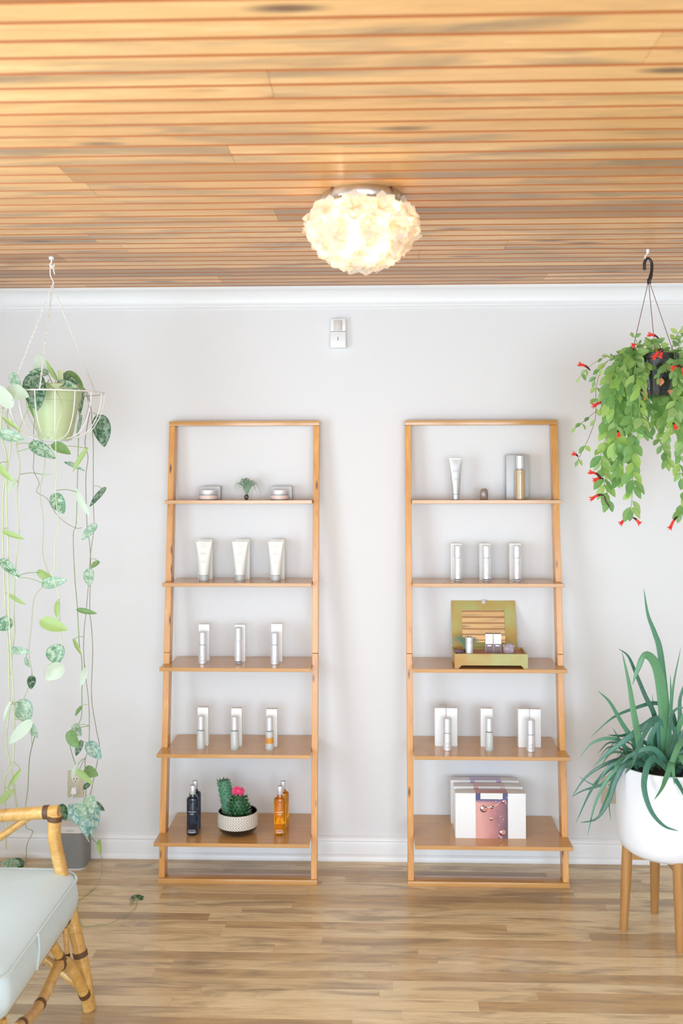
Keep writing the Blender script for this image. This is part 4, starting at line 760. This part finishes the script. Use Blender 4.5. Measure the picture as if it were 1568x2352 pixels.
    # the ends that lie on the floor
    fl = [aZ(60, 1972, .004), aZ(45, 1985, .004), aZ(20, 1978, .004)]
    b = MB(); b.tube([aY(60, 1970, HLY+.3)]+fl, .0016, 5, n=4); b.build('vine', 'stemg', t)
    lb = MB()
    for a, e, w_, kd in (((40, 1985), (0, 1968), 30, 'v'), ((50, 1984), (22, 1962), 26, 'k')):
        A = aZ(a[0], a[1]+4, .012); E = aZ(e[0], e[1]+14, .03); lb.leaf(A, E, w_*mpp(A.y), (0, -.75, .7), G[kd], VG[kd], heart=.8)
    pts = [(234, 1975, .10), (233, 2005, .04), (222, 2035, .005), (190, 2062, .004), (176, 2078, .004), (190, 2127, .004), (222, 2125, .004), (250, 2122, .004), (285, 2104, .004), (308, 2088, .004), (314, 2072, .004), (308, 2062, .01)]
    b = MB(); Q = [aY(234, 1970, HLY+.3)]+[aZ(x, y, z) for x, y, z in pts]; b.tube(Q, .0011, 5, n=5); o = b.build('vine', 'stemg', t)
    for a, e, w_, kd in (((306, 2060), (334, 2056), 12, 'd'), ((305, 2062), (297, 2064), 8, 'k'), ((316, 2058), (328, 2066), 10, 'k'), ((300, 2066), (311, 2054), 7, 'm')):
        A = aZ(a[0], a[1], .012); E = aZ(e[0], e[1], .004); lb.leaf(A, E, w_*mpp(A.y), (0, -.3, 1), G[kd], VG[kd], heart=.8)
    lb.build('leaves', 'pothos', o)
    for o, _, lb in objs:
        if lb.v: lb.build('leaves', 'pothos', o)
pothos()
# ------------------------------------------------------------------ lipstick plant (right)
def lipstick():
    q = random.Random(5); HX, HY = .966, -.719; h0 = V((HX, HY, H))
    hk = thing('ceiling_hook', h0, 'white hook screwed in the ceiling over the black hanging pot', 'hook', 'hooks in the ceiling')
    b = MB(); b.lathe([(.005, -.012), (.0055, -.006), (.006, 0)], h0, 14); b.build('hook_base', 'hookwhite', hk)
    b = MB(); b.tube([h0+V((0, 0, -.011)), h0+V((-.004, 0, -.018)), h0+V((-.010, 0, -.027)), h0+V((-.004, 0, -.038)), h0+V((.005, 0, -.036))], .0026, 8, n=5); b.build('hook_curve', 'hookwhite', hk)
    PC = V((aY(1503, 912, HY).x, HY, aY(1503, 912, HY).z)); k = mpp(HY); ph = aY(1503, 815, HY).z-PC.z; r1, r0 = 54*k, 25*k+.004
    t = thing('potted_lipstick_plant', PC, 'lush trailing plant with red tubular flowers in a black hanging pot', 'plant')
    b = MB(); b.lathe([(r0*.9, 0), (r0*1.3, .003), (r0*1.42, .020), (r0*1.30, .021), (r0*1.35, .03), (r1*.94, ph*.86), (r1, ph*.87), (r1, ph), (r1*.95, ph), (r1*.90, ph*.8), (r1*.86, ph*.7)], PC, 40); b.build('pot', 'blackplastic', t)
    b = MB(); b.lathe([(r1*.90, ph*.86), (r1*.4, ph*.9), (0, ph*.92)], PC, 24); b.build('soil', 'soil', t)
    top = V((HX+.002, HY, H-.0335)); jn = aY(1490, 652, HY); 
    b = MB(); b.tube([top+V((-.014, 0, -.040)), top+V((-.013, 0, -.012)), top+V((-.002, 0, .001)), top+V((.010, 0, -.010)), top+V((.012, 0, -.035)), top+V((.006, 0, -.07)), jn+V((0, 0, .014)), jn], lambda u: .0055 if u < .65 else .0068, 8, n=5); b.build('hanger_clip', 'blackplastic', t)
    rim = PC.z+ph-.006
    for an in (3.25, -1.8, .3):
        e = V((PC.x+r1*math.cos(an), PC.y+r1*math.sin(an), rim)); b = MB(); b.tube([jn+V((.004*math.cos(an), 0, 0)), e], .0012, 5); b.build('hanger_wire', 'cordmar', t)
    cl = [srgb(170, 212, 124), srgb(188, 224, 126), srgb(148, 194, 118), srgb(198, 230, 144), srgb(132, 180, 112), srgb(188, 222, 150)]
    def vine(pts, dy, ll=24, step=14, dens=1.0, dark=0, small=False, m_='stemg', rad=.0014):
        n = len(pts); P3 = [aY(x, y, HY+(dy*min(1, i/2) if isinstance(dy, (int, float)) else dy[i])) for i, (x, y) in enumerate(pts)]; S = spline(P3, 8); b = MB(); b.tube(P3, rad, 5, n=4); o = b.build('vine', m_, t)
        lb = MB(); acc = 0; stp = step*k; ll = ll*1.22 if ll > 22 else ll
        for i in range(1, len(S)):
            acc += (S[i]-S[i-1]).length
            if acc >= stp:
                acc = q.uniform(-.3, .3)*stp
                T = (S[i]-S[i-1]).normalized()
                for s_ in (1, -1):
                    if q.random() > dens: continue
                    a = q.uniform(-1.0, 1.0); out = V((s_*math.cos(a), -.5+math.sin(a)*.8, 0)); d = (out*q.uniform(.4, 1.1)+V((0, 0, q.uniform(-1, -.35) if T.z < -.3 else .15))+T*.3).normalized()
                    Ln = ll*k*q.uniform(.75, 1.2); A = S[i]+out.normalized()*.002; E = A+d*Ln
                    nr = V((q.uniform(-.6, .6)+.4*s_, -1, q.uniform(0, .8))); c = cl[q.randrange(2, 3) if dark and q.random() < dark else q.randrange(6)]
                    lb.leaf(A, E, Ln*q.uniform(.48, .62), nr, c, 0, heart=0, fold=.25, droop=.12, n=7)
        e = S[-1]; T = (S[-1]-S[-2]).normalized(); lb.leaf(e, e+(T+V((0, -.1, -.3))).normalized()*ll*k*.8, ll*k*.4, (0, -1, .3), q.choice(cl), heart=0)
        lb.build('leaves', 'lip', o); return P3
    F_ = -.10
    V_ = [([(1470, 822), (1450, 815), (1420, 840), (1400, 880), (1395, 930), (1392, 1000), (1380, 1040), (1385, 1100), (1400, 1150)], -.06, 27, 13),
     ([(1475, 822), (1455, 813), (1430, 850), (1412, 900), (1410, 980), (1415, 1050), (1420, 1095)], -.11, 27, 12), ([(1480, 822), (1460, 813), (1440, 860), (1430, 920), (1432, 1000), (1440, 1030), (1425, 1060)], -.04, 26, 12),
     ([(1485, 822), (1465, 813), (1455, 870), (1450, 940), (1452, 1010), (1453, 1090), (1452, 1130), (1448, 1170)], -.14, 27, 14), ([(1490, 822), (1475, 840), (1470, 880), (1468, 930), (1470, 975), (1478, 990)], -.16, 25, 14),
     ([(1470, 822), (1448, 820), (1442, 880), (1438, 950), (1442, 1010), (1445, 1030)], .03, 26, 12), ([(1470, 825), (1440, 818), (1425, 880), (1420, 940), (1405, 1000), (1400, 1050), (1395, 1080)], .06, 26, 13),
     ([(1468, 822), (1440, 812), (1412, 845), (1398, 890), (1392, 950)], -.10, 25, 12), ([(1465, 825), (1438, 822), (1418, 860), (1404, 910), (1402, 960), (1400, 985)], .0, 25, 12),
     ([(1500, 830), (1470, 850), (1462, 900), (1460, 945), (1466, 985)], .12, 26, 14), ([(1515, 830), (1508, 930), (1503, 960), (1500, 980)], .12, 24, 13),
     ([(1530, 822), (1548, 830), (1536, 900), (1534, 950), (1522, 985), (1512, 1005), (1525, 1035), (1532, 1060)], .04, 24, 14), ([(1535, 822), (1558, 822), (1562, 880), (1560, 940), (1565, 1000), (1560, 1060), (1562, 1100)], -.08, 25, 13),
     ([(1535, 822), (1555, 825), (1552, 900), (1550, 950), (1540, 985), (1536, 1000)], -.12, 25, 12), ([(1535, 822), (1565, 818), (1585, 880), (1592, 960), (1588, 1040), (1580, 1100), (1572, 1150), (1562, 1178)], -.05, 25, 13),
     ([(1535, 822), (1570, 815), (1605, 860), (1615, 940), (1610, 1020), (1600, 1080)], .0, 25, 13), ([(1535, 822), (1575, 830), (1596, 900), (1604, 1000), (1598, 1120)], .08, 25, 14), ([(1540, 825), (1565, 850), (1572, 900), (1566, 960), (1572, 985)], .10, 25, 13)]
    for pts, dy, ll, st in V_: vine(pts, dy, ll, st, .92, .15)
    vine([(1470, 822), (1440, 812), (1405, 822), (1380, 850), (1369, 890), (1368, 930), (1366, 965), (1352, 1005), (1340, 1030), (1326, 1058)], -.03, 20, 26, .6, m_='cordmar', rad=.0009)
    vine([(1368, 945), (1352, 958), (1335, 972), (1321, 982)], -.03, 20, 22, .7, m_='cordmar', rad=.0008)
    vine([(1470, 822), (1445, 812), (1410, 816), (1382, 823), (1358, 838), (1340, 855), (1330, 868)], .05, 17, 17, .8, m_='stemd', rad=.0009)
    vine([(1470, 825), (1440, 815), (1400, 826), (1375, 850), (1365, 875)], -.1, 20, 20, .7)
    vine([(1485, 822), (1478, 800), (1465, 790), (1455, 772)], [0, -.02, -.02, -.02], 14, 14, .8); vine([(1495, 822), (1497, 798), (1492, 782), (1488, 778)], [0, -.05, -.09, -.1], 19, 9, 1); vine([(1515, 822), (1518, 800), (1508, 785), (1500, 785)], [0, -.06, -.1, -.12], 19, 10, 1)
    vine([(1530, 822), (1543, 800), (1548, 780), (1563, 757)], [0, .02, .03, .03], 18, 16, .8); vine([(1540, 822), (1556, 800), (1568, 780), (1580, 770)], [0, -.03, -.06, -.06], 18, 14, .8); vine([(1470, 822), (1462, 806), (1458, 798)], [0, -.03, -.05], 17, 9, 1)
    vine([(1520, 822), (1530, 838), (1545, 855), (1560, 868)], [0, -.12, -.16, -.16], 20, 12, .9, dark=.6); vine([(1520, 822), (1522, 842), (1515, 856), (1512, 868)], [0, -.12, -.15, -.15], 19, 12, .8, dark=.5); vine([(1490, 822), (1482, 845), (1470, 868), (1464, 885)], [0, -.11, -.15, -.15], 22, 14, .8)
    # dense under-growth hanging close round the pot, behind
    for i in range(10):
        x = 1425+i*17; vine([(1490+i*3, 825), (x+(6 if i < 5 else -4), 835), (x, 900), (x-3, 950+q.uniform(-15, 15))], .06+.05*(i % 2), 25, 12, .95, .3)
    fl = [((1354, 850), (1329, 836), -.02), ((1393, 926), (1361, 932), -.06), ((1511, 777), (1489, 768), -.12), ((1452, 812), (1455, 790), -.06), ((1520, 802), (1500, 822), -.18), ((1522, 806), (1515, 820), -.18), ((1558, 842), (1543, 846), -.2), ((1560, 840), (1572, 858), -.2), ((1326, 1048), (1316, 1042), -.03), ((1378, 1096), (1353, 1084), -.08), ((1384, 1100), (1363, 1103), -.08),
          ((1385, 1138), (1356, 1146), -.08), ((1443, 1190), (1424, 1203), -.12), ((1454, 1190), (1469, 1203), -.12), ((1556, 1187), (1537, 1214), -.06), ((1545, 972), (1552, 984), -.18), ((1418, 990), (1421, 1002), -.16)]
    for a, e, dy in fl:
        A, E = aY(a[0], a[1], HY+dy), aY(e[0], e[1], HY+dy-.01); d = E-A; Ln = d.length; dn = d/Ln; up = V((0, 0, .10*Ln))
        b = MB(); b.tube([A-dn*.002, A+dn*Ln*.2+up, A+dn*Ln*.45+up*1.2], lambda u: .0022+.0025*u, 8, n=3); ca = b.build('flower_calyx', 'maroon', t)
        b = MB(); b.tube([A+dn*Ln*.3+up, A+dn*Ln*.6+up, A+dn*Ln*.85], lambda u: .0036+.0018*u, 8, n=3)
        sd = dn.cross(V((0, 1, 0))).normalized(); s2 = dn.cross(sd)
        for kk in range(5): an = kk*2*PI/5; o_ = sd*math.cos(an)+s2*math.sin(an); bb = A+dn*Ln*.82; b.tube([bb+o_*.003, bb+dn*Ln*.16+o_*.006, bb+dn*Ln*.22+o_*.010], lambda u: .0030*(1-.7*u), 6, n=2)
        b.build('flower', 'red', ca)
    A, E = aY(1388, 1140, HY-.08), aY(1399, 1164, HY-.08); b = MB(); b.tube([A, (A+E)/2+V((-.003, 0, 0)), E], lambda u: .003-.0008*u, 7, n=3); b.build('flower_bud', 'maroon', t)
    for a, e in (((1478, 893), (1481, 920)), ((1518, 868), (1516, 886)), ((1536, 895), (1538, 905))):
        lb = MB(); lb.leaf(aY(*a, HY-.16), aY(*e, HY-.165), .020, (.3, -1, .2), (1, 1, 1), heart=0, fold=.5); lb.build('dry_leaf', 'brownleaf', t)
lipstick()
# ------------------------------------------------------------------ plant stand, white pot, aloe
def aloe():
    q = random.Random(33); CX, CYY = 1.043, -.622; st = thing('plant_stand', (CX, CYY, 0), 'low wooden plant stand on four round tapered legs', 'plant stand')
    zt = .285
    feet = [(.891, -.613), (1.040, -.472), (1.046, -.768), (1.195, -.628)]
    for x, y in feet:
        tp = V((CX+(x-CX)*.90, CYY+(y-CYY)*.90, zt+.02)); b = MB(); b.tube([V((x, y, .004)), V((x, y, .006)), V((x, y, 0)).lerp(tp, .5), tp], lambda u: .0105+.0085*min(1, u*1.3), 16, n=3); lg = b.build('leg', 'standwood', st)
        b = MB(); b.cyl((x, y, 0), .009, .0045, 12, bev=.001); b.build('foot_pad', 'binding', lg)
    for (i, j) in ((0, 3), (1, 2)):
        b = MB(); a, c = V(feet[i]+(0,)), V(feet[j]+(0,)); a = V((CX+(a.x-CX)*.88, CYY+(a.y-CYY)*.88, 0)); c = V((CX+(c.x-CX)*.88, CYY+(c.y-CYY)*.88, 0)); d = (c-a).normalized(); n_ = V((-d.y, d.x, 0))*.010; z0, z1 = zt-.03, zt-.002-(.0 if i == 0 else .0)
        b.hexa([a-n_+V((0, 0, z0)), c-n_+V((0, 0, z0)), c+n_+V((0, 0, z0)), a+n_+V((0, 0, z0)), a-n_+V((0, 0, z1)), c-n_+V((0, 0, z1)), c+n_+V((0, 0, z1)), a+n_+V((0, 0, z1))]); b.build('cross_bar', 'standwood', st)
    P = V((CX, CYY, zt)); r = .176; zh = .318
    t = thing('potted_aloe', P, 'large aloe with long drooping leaves in a white round pot', 'plant')
    b = MB(); b.lathe([(.0, 0), (r*.62, .0), (r*.78, .006), (r*.90, .024), (r*.965, .055), (r*.985, .12), (r, zh-.006), (r-.003, zh), (r-.010, zh), (r-.014, zh-.01), (r-.018, zh-.06)], P, 64, close=False); b.build('pot', 'ceramic', t)
    b = MB(); b.lathe([(r-.014, zh-.035), (r*.5, zh-.028), (0, zh-.024)], P, 32); b.build('soil', 'soil', t)
    cs = [srgb(48, 112, 92), srgb(68, 130, 94), srgb(40, 96, 80), srgb(84, 142, 92)]
    fol = [MB(), MB(), MB()]
    def blade(pts, w_, dys, b, col=None, vg=.3, nh=V((0, -1, .25))):
        P3 = [aY(x, y, CYY+(dys[0]+(dys[1]-dys[0])*i/(len(pts)-1))) for i, (x, y) in enumerate(pts)]; solid(P3, w_*mpp(CYY), b, col, vg, nh)
    def solid(P3, w_, b, col=None, vg=.5, nh=V((0, -1, .25))):
        S = spline(P3, 5); K = len(S); c = col or q.choice(cs); oc = b.col; b.col = (c[0], c[1], c[2], vg); vs = []; uv = []; M_ = 10; ps = None
        for i, p in enumerate(S):
            T = (S[min(i+1, K-1)]-S[max(0, i-1)]).normalized(); sd = T.cross(nh)
            if sd.length < .1: sd = T.cross(V((1, 0, 0)))
            sd.normalize(); sd = sd if ps is None or sd.dot(ps) > 0 else -sd; sd = (sd+(ps or sd)*1.5).normalized() if ps is not None else sd; ps = sd; nn = sd.cross(T).normalized(); nn = nn if nn.dot(nh) > 0 else -nn
            u = i/(K-1); ww = w_/2*(1-u**1.6)**.8*(1 if u > .1 else .9+u)+.0004; tk = ww*.62
            for j in range(M_):
                a = 2*PI*j/M_; x = math.cos(a); y = math.sin(a); y = y*.35+.25*(x*x-.4) if y > 0 else y+.25*(x*x-.4)
                vs.append(p+sd*x*ww+nn*y*tk); uv.append((.3+.3*abs(y), u, 0, 1))
        b.add(vs, [(i*M_+j, i*M_+(j+1) % M_, (i+1)*M_+(j+1) % M_, (i+1)*M_+j) for i in range(K-1) for j in range(M_)]+[tuple(range(M_))[::-1], tuple((K-1)*M_+j for j in range(M_))], 0, True, uv); b.col = oc
    A_ = [([(1535, 1745), (1530, 1640), (1516, 1501), (1502, 1452), (1487, 1411), (1478, 1352)], 17, (.06, .05), 1), ([(1532, 1745), (1523, 1620), (1508, 1533), (1482, 1504), (1464, 1537), (1452, 1573)], 27, (-.02, -.06), 3),
     ([(1512, 1745), (1504, 1650), (1481, 1598), (1459, 1545), (1442, 1507), (1420, 1490)], 12, (0, -.02), 2), ([(1475, 1760), (1468, 1709), (1455, 1639), (1444, 1571), (1428, 1496)], 18, (-.05, -.05), 3), ([(1466, 1755), (1461, 1715), (1427, 1660), (1400, 1613), (1373, 1587)], 13, (-.02, -.05), 1),
     ([(1555, 1720), (1544, 1640), (1508, 1615), (1459, 1626), (1406, 1649), (1356, 1693)], 11, (.08, .0), 0), ([(1450, 1755), (1427, 1705), (1395, 1696), (1359, 1707), (1331, 1738)], 10, (0, -.02), 1), ([(1520, 1740), (1512, 1655), (1480, 1668), (1438, 1698), (1395, 1730), (1361, 1762)], 20, (-.02, -.06), 0),
     ([(1475, 1750), (1440, 1742), (1390, 1755), (1345, 1785), (1314, 1828)], 11, (-.02, -.04), 2), ([(1475, 1752), (1440, 1748), (1400, 1765), (1360, 1810), (1322, 1890)], 12, (.0, .02), 0), ([(1480, 1750), (1445, 1748), (1410, 1770), (1370, 1835), (1348, 1921)], 12, (-.04, -.1), 1),
     ([(1480, 1755), (1440, 1752), (1415, 1790), (1398, 1840), (1370, 1880), (1332, 1890)], 12, (-.06, -.12), 2), ([(1460, 1755), (1425, 1765), (1403, 1800), (1398, 1840), (1402, 1884)], 8, (0, .03), 1), ([(1465, 1755), (1430, 1762), (1385, 1800), (1340, 1815), (1311, 1831)], 8, (.02, .05), 2),
     ([(1460, 1750), (1425, 1755), (1395, 1790), (1365, 1803), (1328, 1783)], 6, (.0, -.02), 1), ([(1505, 1740), (1488, 1755), (1478, 1805), (1493, 1860), (1523, 1896), (1558, 1909)], 15, (-.12, -.27), 0), ([(1568, 1700), (1555, 1720), (1530, 1784), (1519, 1811), (1502, 1837)], 14, (-.10, -.26), 3),
     ([(1510, 1650), (1493, 1664), (1468, 1709), (1453, 1754), (1438, 1775)], 11, (-.08, -.2), 2), ([(1490, 1730), (1525, 1760), (1560, 1805), (1585, 1860)], 14, (-.05, -.27), 0), ([(1535, 1745), (1550, 1690), (1572, 1640), (1610, 1560)], 16, (0, -.04), 3), ([(1532, 1750), (1537, 1680), (1545, 1580), (1563, 1487)], 9, (.03, .05), 3),
     ([(1530, 1750), (1537, 1680), (1540, 1610), (1539, 1550)], 10, (-.03, -.04), 1), ([(1500, 1750), (1500, 1680), (1498, 1596)], 8, (.05, .06), 3), ([(1450, 1740), (1426, 1705), (1407, 1672)], 6, (0, 0), 2), ([(1500, 1720), (1453, 1688), (1425, 1690), (1395, 1688)], 9, (.05, .02), 0),
     ([(1500, 1745), (1492, 1700), (1510, 1660), (1512, 1640)], 16, (-.06, -.08), 0), ([(1500, 1760), (1480, 1735), (1440, 1745), (1400, 1760), (1372, 1800)], 14, (-.05, -.08), 0), ([(1470, 1760), (1440, 1755), (1410, 1790), (1385, 1850), (1375, 1870)], 9, (-.04, -.08), 1),
     ([(1535, 1760), (1500, 1720), (1455, 1730), (1425, 1755)], 14, (-.1, -.12), 0), ([(1540, 1760), (1560, 1735), (1580, 1780), (1590, 1850)], 15, (-.09, -.27), 3), ([(1545, 1740), (1560, 1660), (1562, 1600), (1590, 1530)], 12, (.05, .08), 1), ([(1540, 1750), (1565, 1690), (1600, 1650), (1640, 1680)], 14, (0, 0), 0),
     ([(1540, 1750), (1580, 1680), (1620, 1610), (1640, 1540)], 14, (.03, .03), 3), ([(1545, 1750), (1600, 1710), (1650, 1740), (1670, 1820)], 14, (-.03, -.05), 0), ([(1550, 1750), (1600, 1740), (1640, 1800), (1650, 1880)], 12, (-.06, -.1), 2), ([(1530, 1750), (1552, 1700), (1540, 1650), (1560, 1625), (1600, 1640)], 10, (-.06, -.1), 2)]
    for i, (pts, w_, dys, ci) in enumerate(A_): blade(pts, w_, dys, fol[0 if pts[0][0] < 1500 else 1], cs[ci])
    for i in range(34):                                            # short inner blades
        a = q.uniform(0, 2*PI); e = q.uniform(.02, .12); s_ = V((CX+math.cos(a)*e, CYY+math.sin(a)*e, P.z+zh-.03)); o_ = V((math.cos(a), math.sin(a), 0)); Ln = q.uniform(.07, .15)
        solid([s_, s_+o_*Ln*.3+V((0, 0, Ln*.5)), s_+o_*Ln*.7+V((0, 0, Ln*.55)), s_+o_*Ln+V((0, 0, Ln*.2))], q.uniform(.014, .024), fol[2], nh=V((o_.x, o_.y, .8)))
    for f in fol: f.build('leaf_rosette', 'aloe', t)
aloe()
# ------------------------------------------------------------------ cane armchair (left foreground)
def armchair():
    fx, fy = -.887, -1.194; ny = fy-.66; t = thing('cane_armchair', (-1.15, -1.52, 0), 'bamboo cane armchair with a pale blue vinyl seat cushion, foreground left', 'armchair')
    def pole(pts, r, nm, nodes=(), parent=t, n=5):
        b = MB(); S = spline(pts, n); b.tube(pts, r, 14, n=n); o = b.build(nm, 'rattan', parent)
        for u in nodes:
            b = MB(); i = min(int(u*(len(S)-1)), len(S)-2); p = S[i]; d = (S[i+1]-S[i]).normalized(); rr = r(u) if callable(r) else r
            b.tube([p-d*.008, p+d*.008], rr*1.10, 14); b.build('binding', 'binding', o)
        return o
    for s_, y in ((1, fy), (-1, ny)):
        pole([(-.995, y, .598), (-.998, y, .53), (-.975, y, .42), (-.935, y, .25), (-.905, y, .12), (fx, y, .0)], .0205, 'front_leg', (.04, .72))
        pole([(-1.62, y, 0), (-1.58, y, .20), (-1.56, y, .42), (-1.62, y, .62)], .0205, 'back_leg', (.5, .95))
        pole([(-1.63, y, .535), (-1.40, y, .565), (-1.18, y, .590), (-.984, y, .606)], .0195, 'armrest', (.02, .985))
        pole([(-1.06, y+.012*s_, .600), (-1.18, y+.012*s_, .515), (-1.32, y+.012*s_, .43)], .0115, 'arm_brace', (.03, .97))
        pole([(-.965, y, .282), (-1.25, y, .282), (-1.56, y, .282)], .015, 'side_rail', (.02, .98))
        pole([(-.905, y-.02*s_, .075), (-1.1, y-.02*s_, .20), (-1.45, y-.02*s_, .20), (-1.60, y-.02*s_, .07)], .012, 'side_stretcher', (.03, .97))
    xf = -.93
    # arched front stretcher, its cane struts and the seat rail
    pole([(fx-.010, fy-.018, .055), (-.915, fy-.055, .135), (-.925, fy-.105, .195), (xf, fy-.17, .215)], .0165, 'front_arch', (.05, .96)); pole([(fx-.010, ny+.018, .055), (-.915, ny+.055, .135), (-.925, ny+.105, .195), (xf, ny+.17, .215)], .0165, 'front_arch', (.05, .96))
    pole([(xf, fy-.15, .222), (xf, (fy+ny)/2, .190), (xf, ny+.15, .222)], .0150, 'front_stretcher', (.04, .5, .96))
    pole([(xf-.025, fy-.03, .284), (xf-.025, ny+.03, .284)], .015, 'seat_rail', (.02, .98))
    pole([(xf, fy-.155, .235), (xf-.012, fy-.19, .29)], .014, 'strut', (.1,)); pole([(xf+.002, fy-.09, .205), (xf-.008, fy-.080, .285)], .008, 'strut', (.1, .95)); pole([(xf, ny+.09, .205), (xf-.01, ny+.085, .285)], .008, 'strut', (.1, .95))
    pole([(-1.56, fy-.02, .282), (-1.56, ny+.02, .282)], .015, 'seat_rail', (.02, .98)); pole([(-1.62, fy, .60), (-1.78, fy, .95), (-1.78, ny, .95), (-1.62, ny, .60)], .0185, 'back_frame', (.02, .98), n=6)
    # cushions: rounded, crowned box with piping
    def cushion(nm, x0, x1, y0, y1, z0, z1, rc, crown, xf_=None):
        b = MB(); nx, nyy = 22, 22; prof = [(0, .0), (.0, .28), (0, .72), (.0, 1.0)]
        def outline(ins):
            o = []; r_ = max(.004, rc-ins); a0, a1, c0, c1 = x0+ins, x1-ins, y0+ins, y1-ins
            for cx, cy, k in ((a1-r_, c1-r_, 0), (a0+r_, c1-r_, 1), (a0+r_, c0+r_, 2), (a1-r_, c0+r_, 3)):
                o += [(cx+r_*math.cos((k+i/8)*PI/2), cy+r_*math.sin((k+i/8)*PI/2)) for i in range(9)]
            return o
        lv = [(.10, z0-.004), (.030, z0-.002), (.006, z0+.006), (-.006, z0+(z1-z0)*.35), (-.006, z0+(z1-z0)*.65), (.002, z1-.006), (.006, z1-.001), (.030, z1+crown*.45), (.08, z1+crown*.8), (.16, z1+crown), (min(x1-x0, y1-y0)/2-.01, z1+crown*1.1)]
        vs = []; K = 36
        for ins, z in lv: vs += [(x, y, z) for x, y in outline(ins)]
        n = len(lv); b.add(vs, [(i*K+k, i*K+(k+1) % K, (i+1)*K+(k+1) % K, (i+1)*K+k) for i in range(n-1) for k in range(K)]+[tuple(range(K))[::-1], tuple((n-1)*K+k for k in range(K))], 0, True)
        if xf_: b.v = [xf_(v) for v in b.v]
        o = b.build(nm, 'vinyl', t); md = o.modifiers.new('s', 'SUBSURF'); md.levels = 1; md.render_levels = 2
        for ins, z in ((.000, z1-.002), (.012, z0+.006)):
            b = MB(); oo = [V((x, y, z)) for x, y in outline(ins)]; oo.append(oo[0]); oo = [xf_(v) for v in oo] if xf_ else oo; b.tube(oo, .0042, 8, cap=False); b.build('piping', 'piping', o)
        return o
    def bend(v):  # front edge of the seat rolls down a little
        return V((v.x, v.y, v.z-.10*max(0, v.x+1.10)**2*4))
    cu = cushion('seat_cushion', -1.56, -.925, ny+.03, fy+.05, .300, .412, .07, .022, bend)
    b = MB(); b.tube([(-.921, fy-.37, .402), (-.917, fy-.375, .36), (-.921, fy-.38, .310)], .0028, 6, n=3); b.build('seam', 'piping', cu)
    def tilt(v): x, z = v.x, v.z; return V((-1.60-(x)*.42-z*.9, v.y, .47+x*.9-z*.42))
    cushion('back_cushion', 0, .50, ny+.03, fy-.03, -.02, .09, .06, .02, tilt)
armchair()
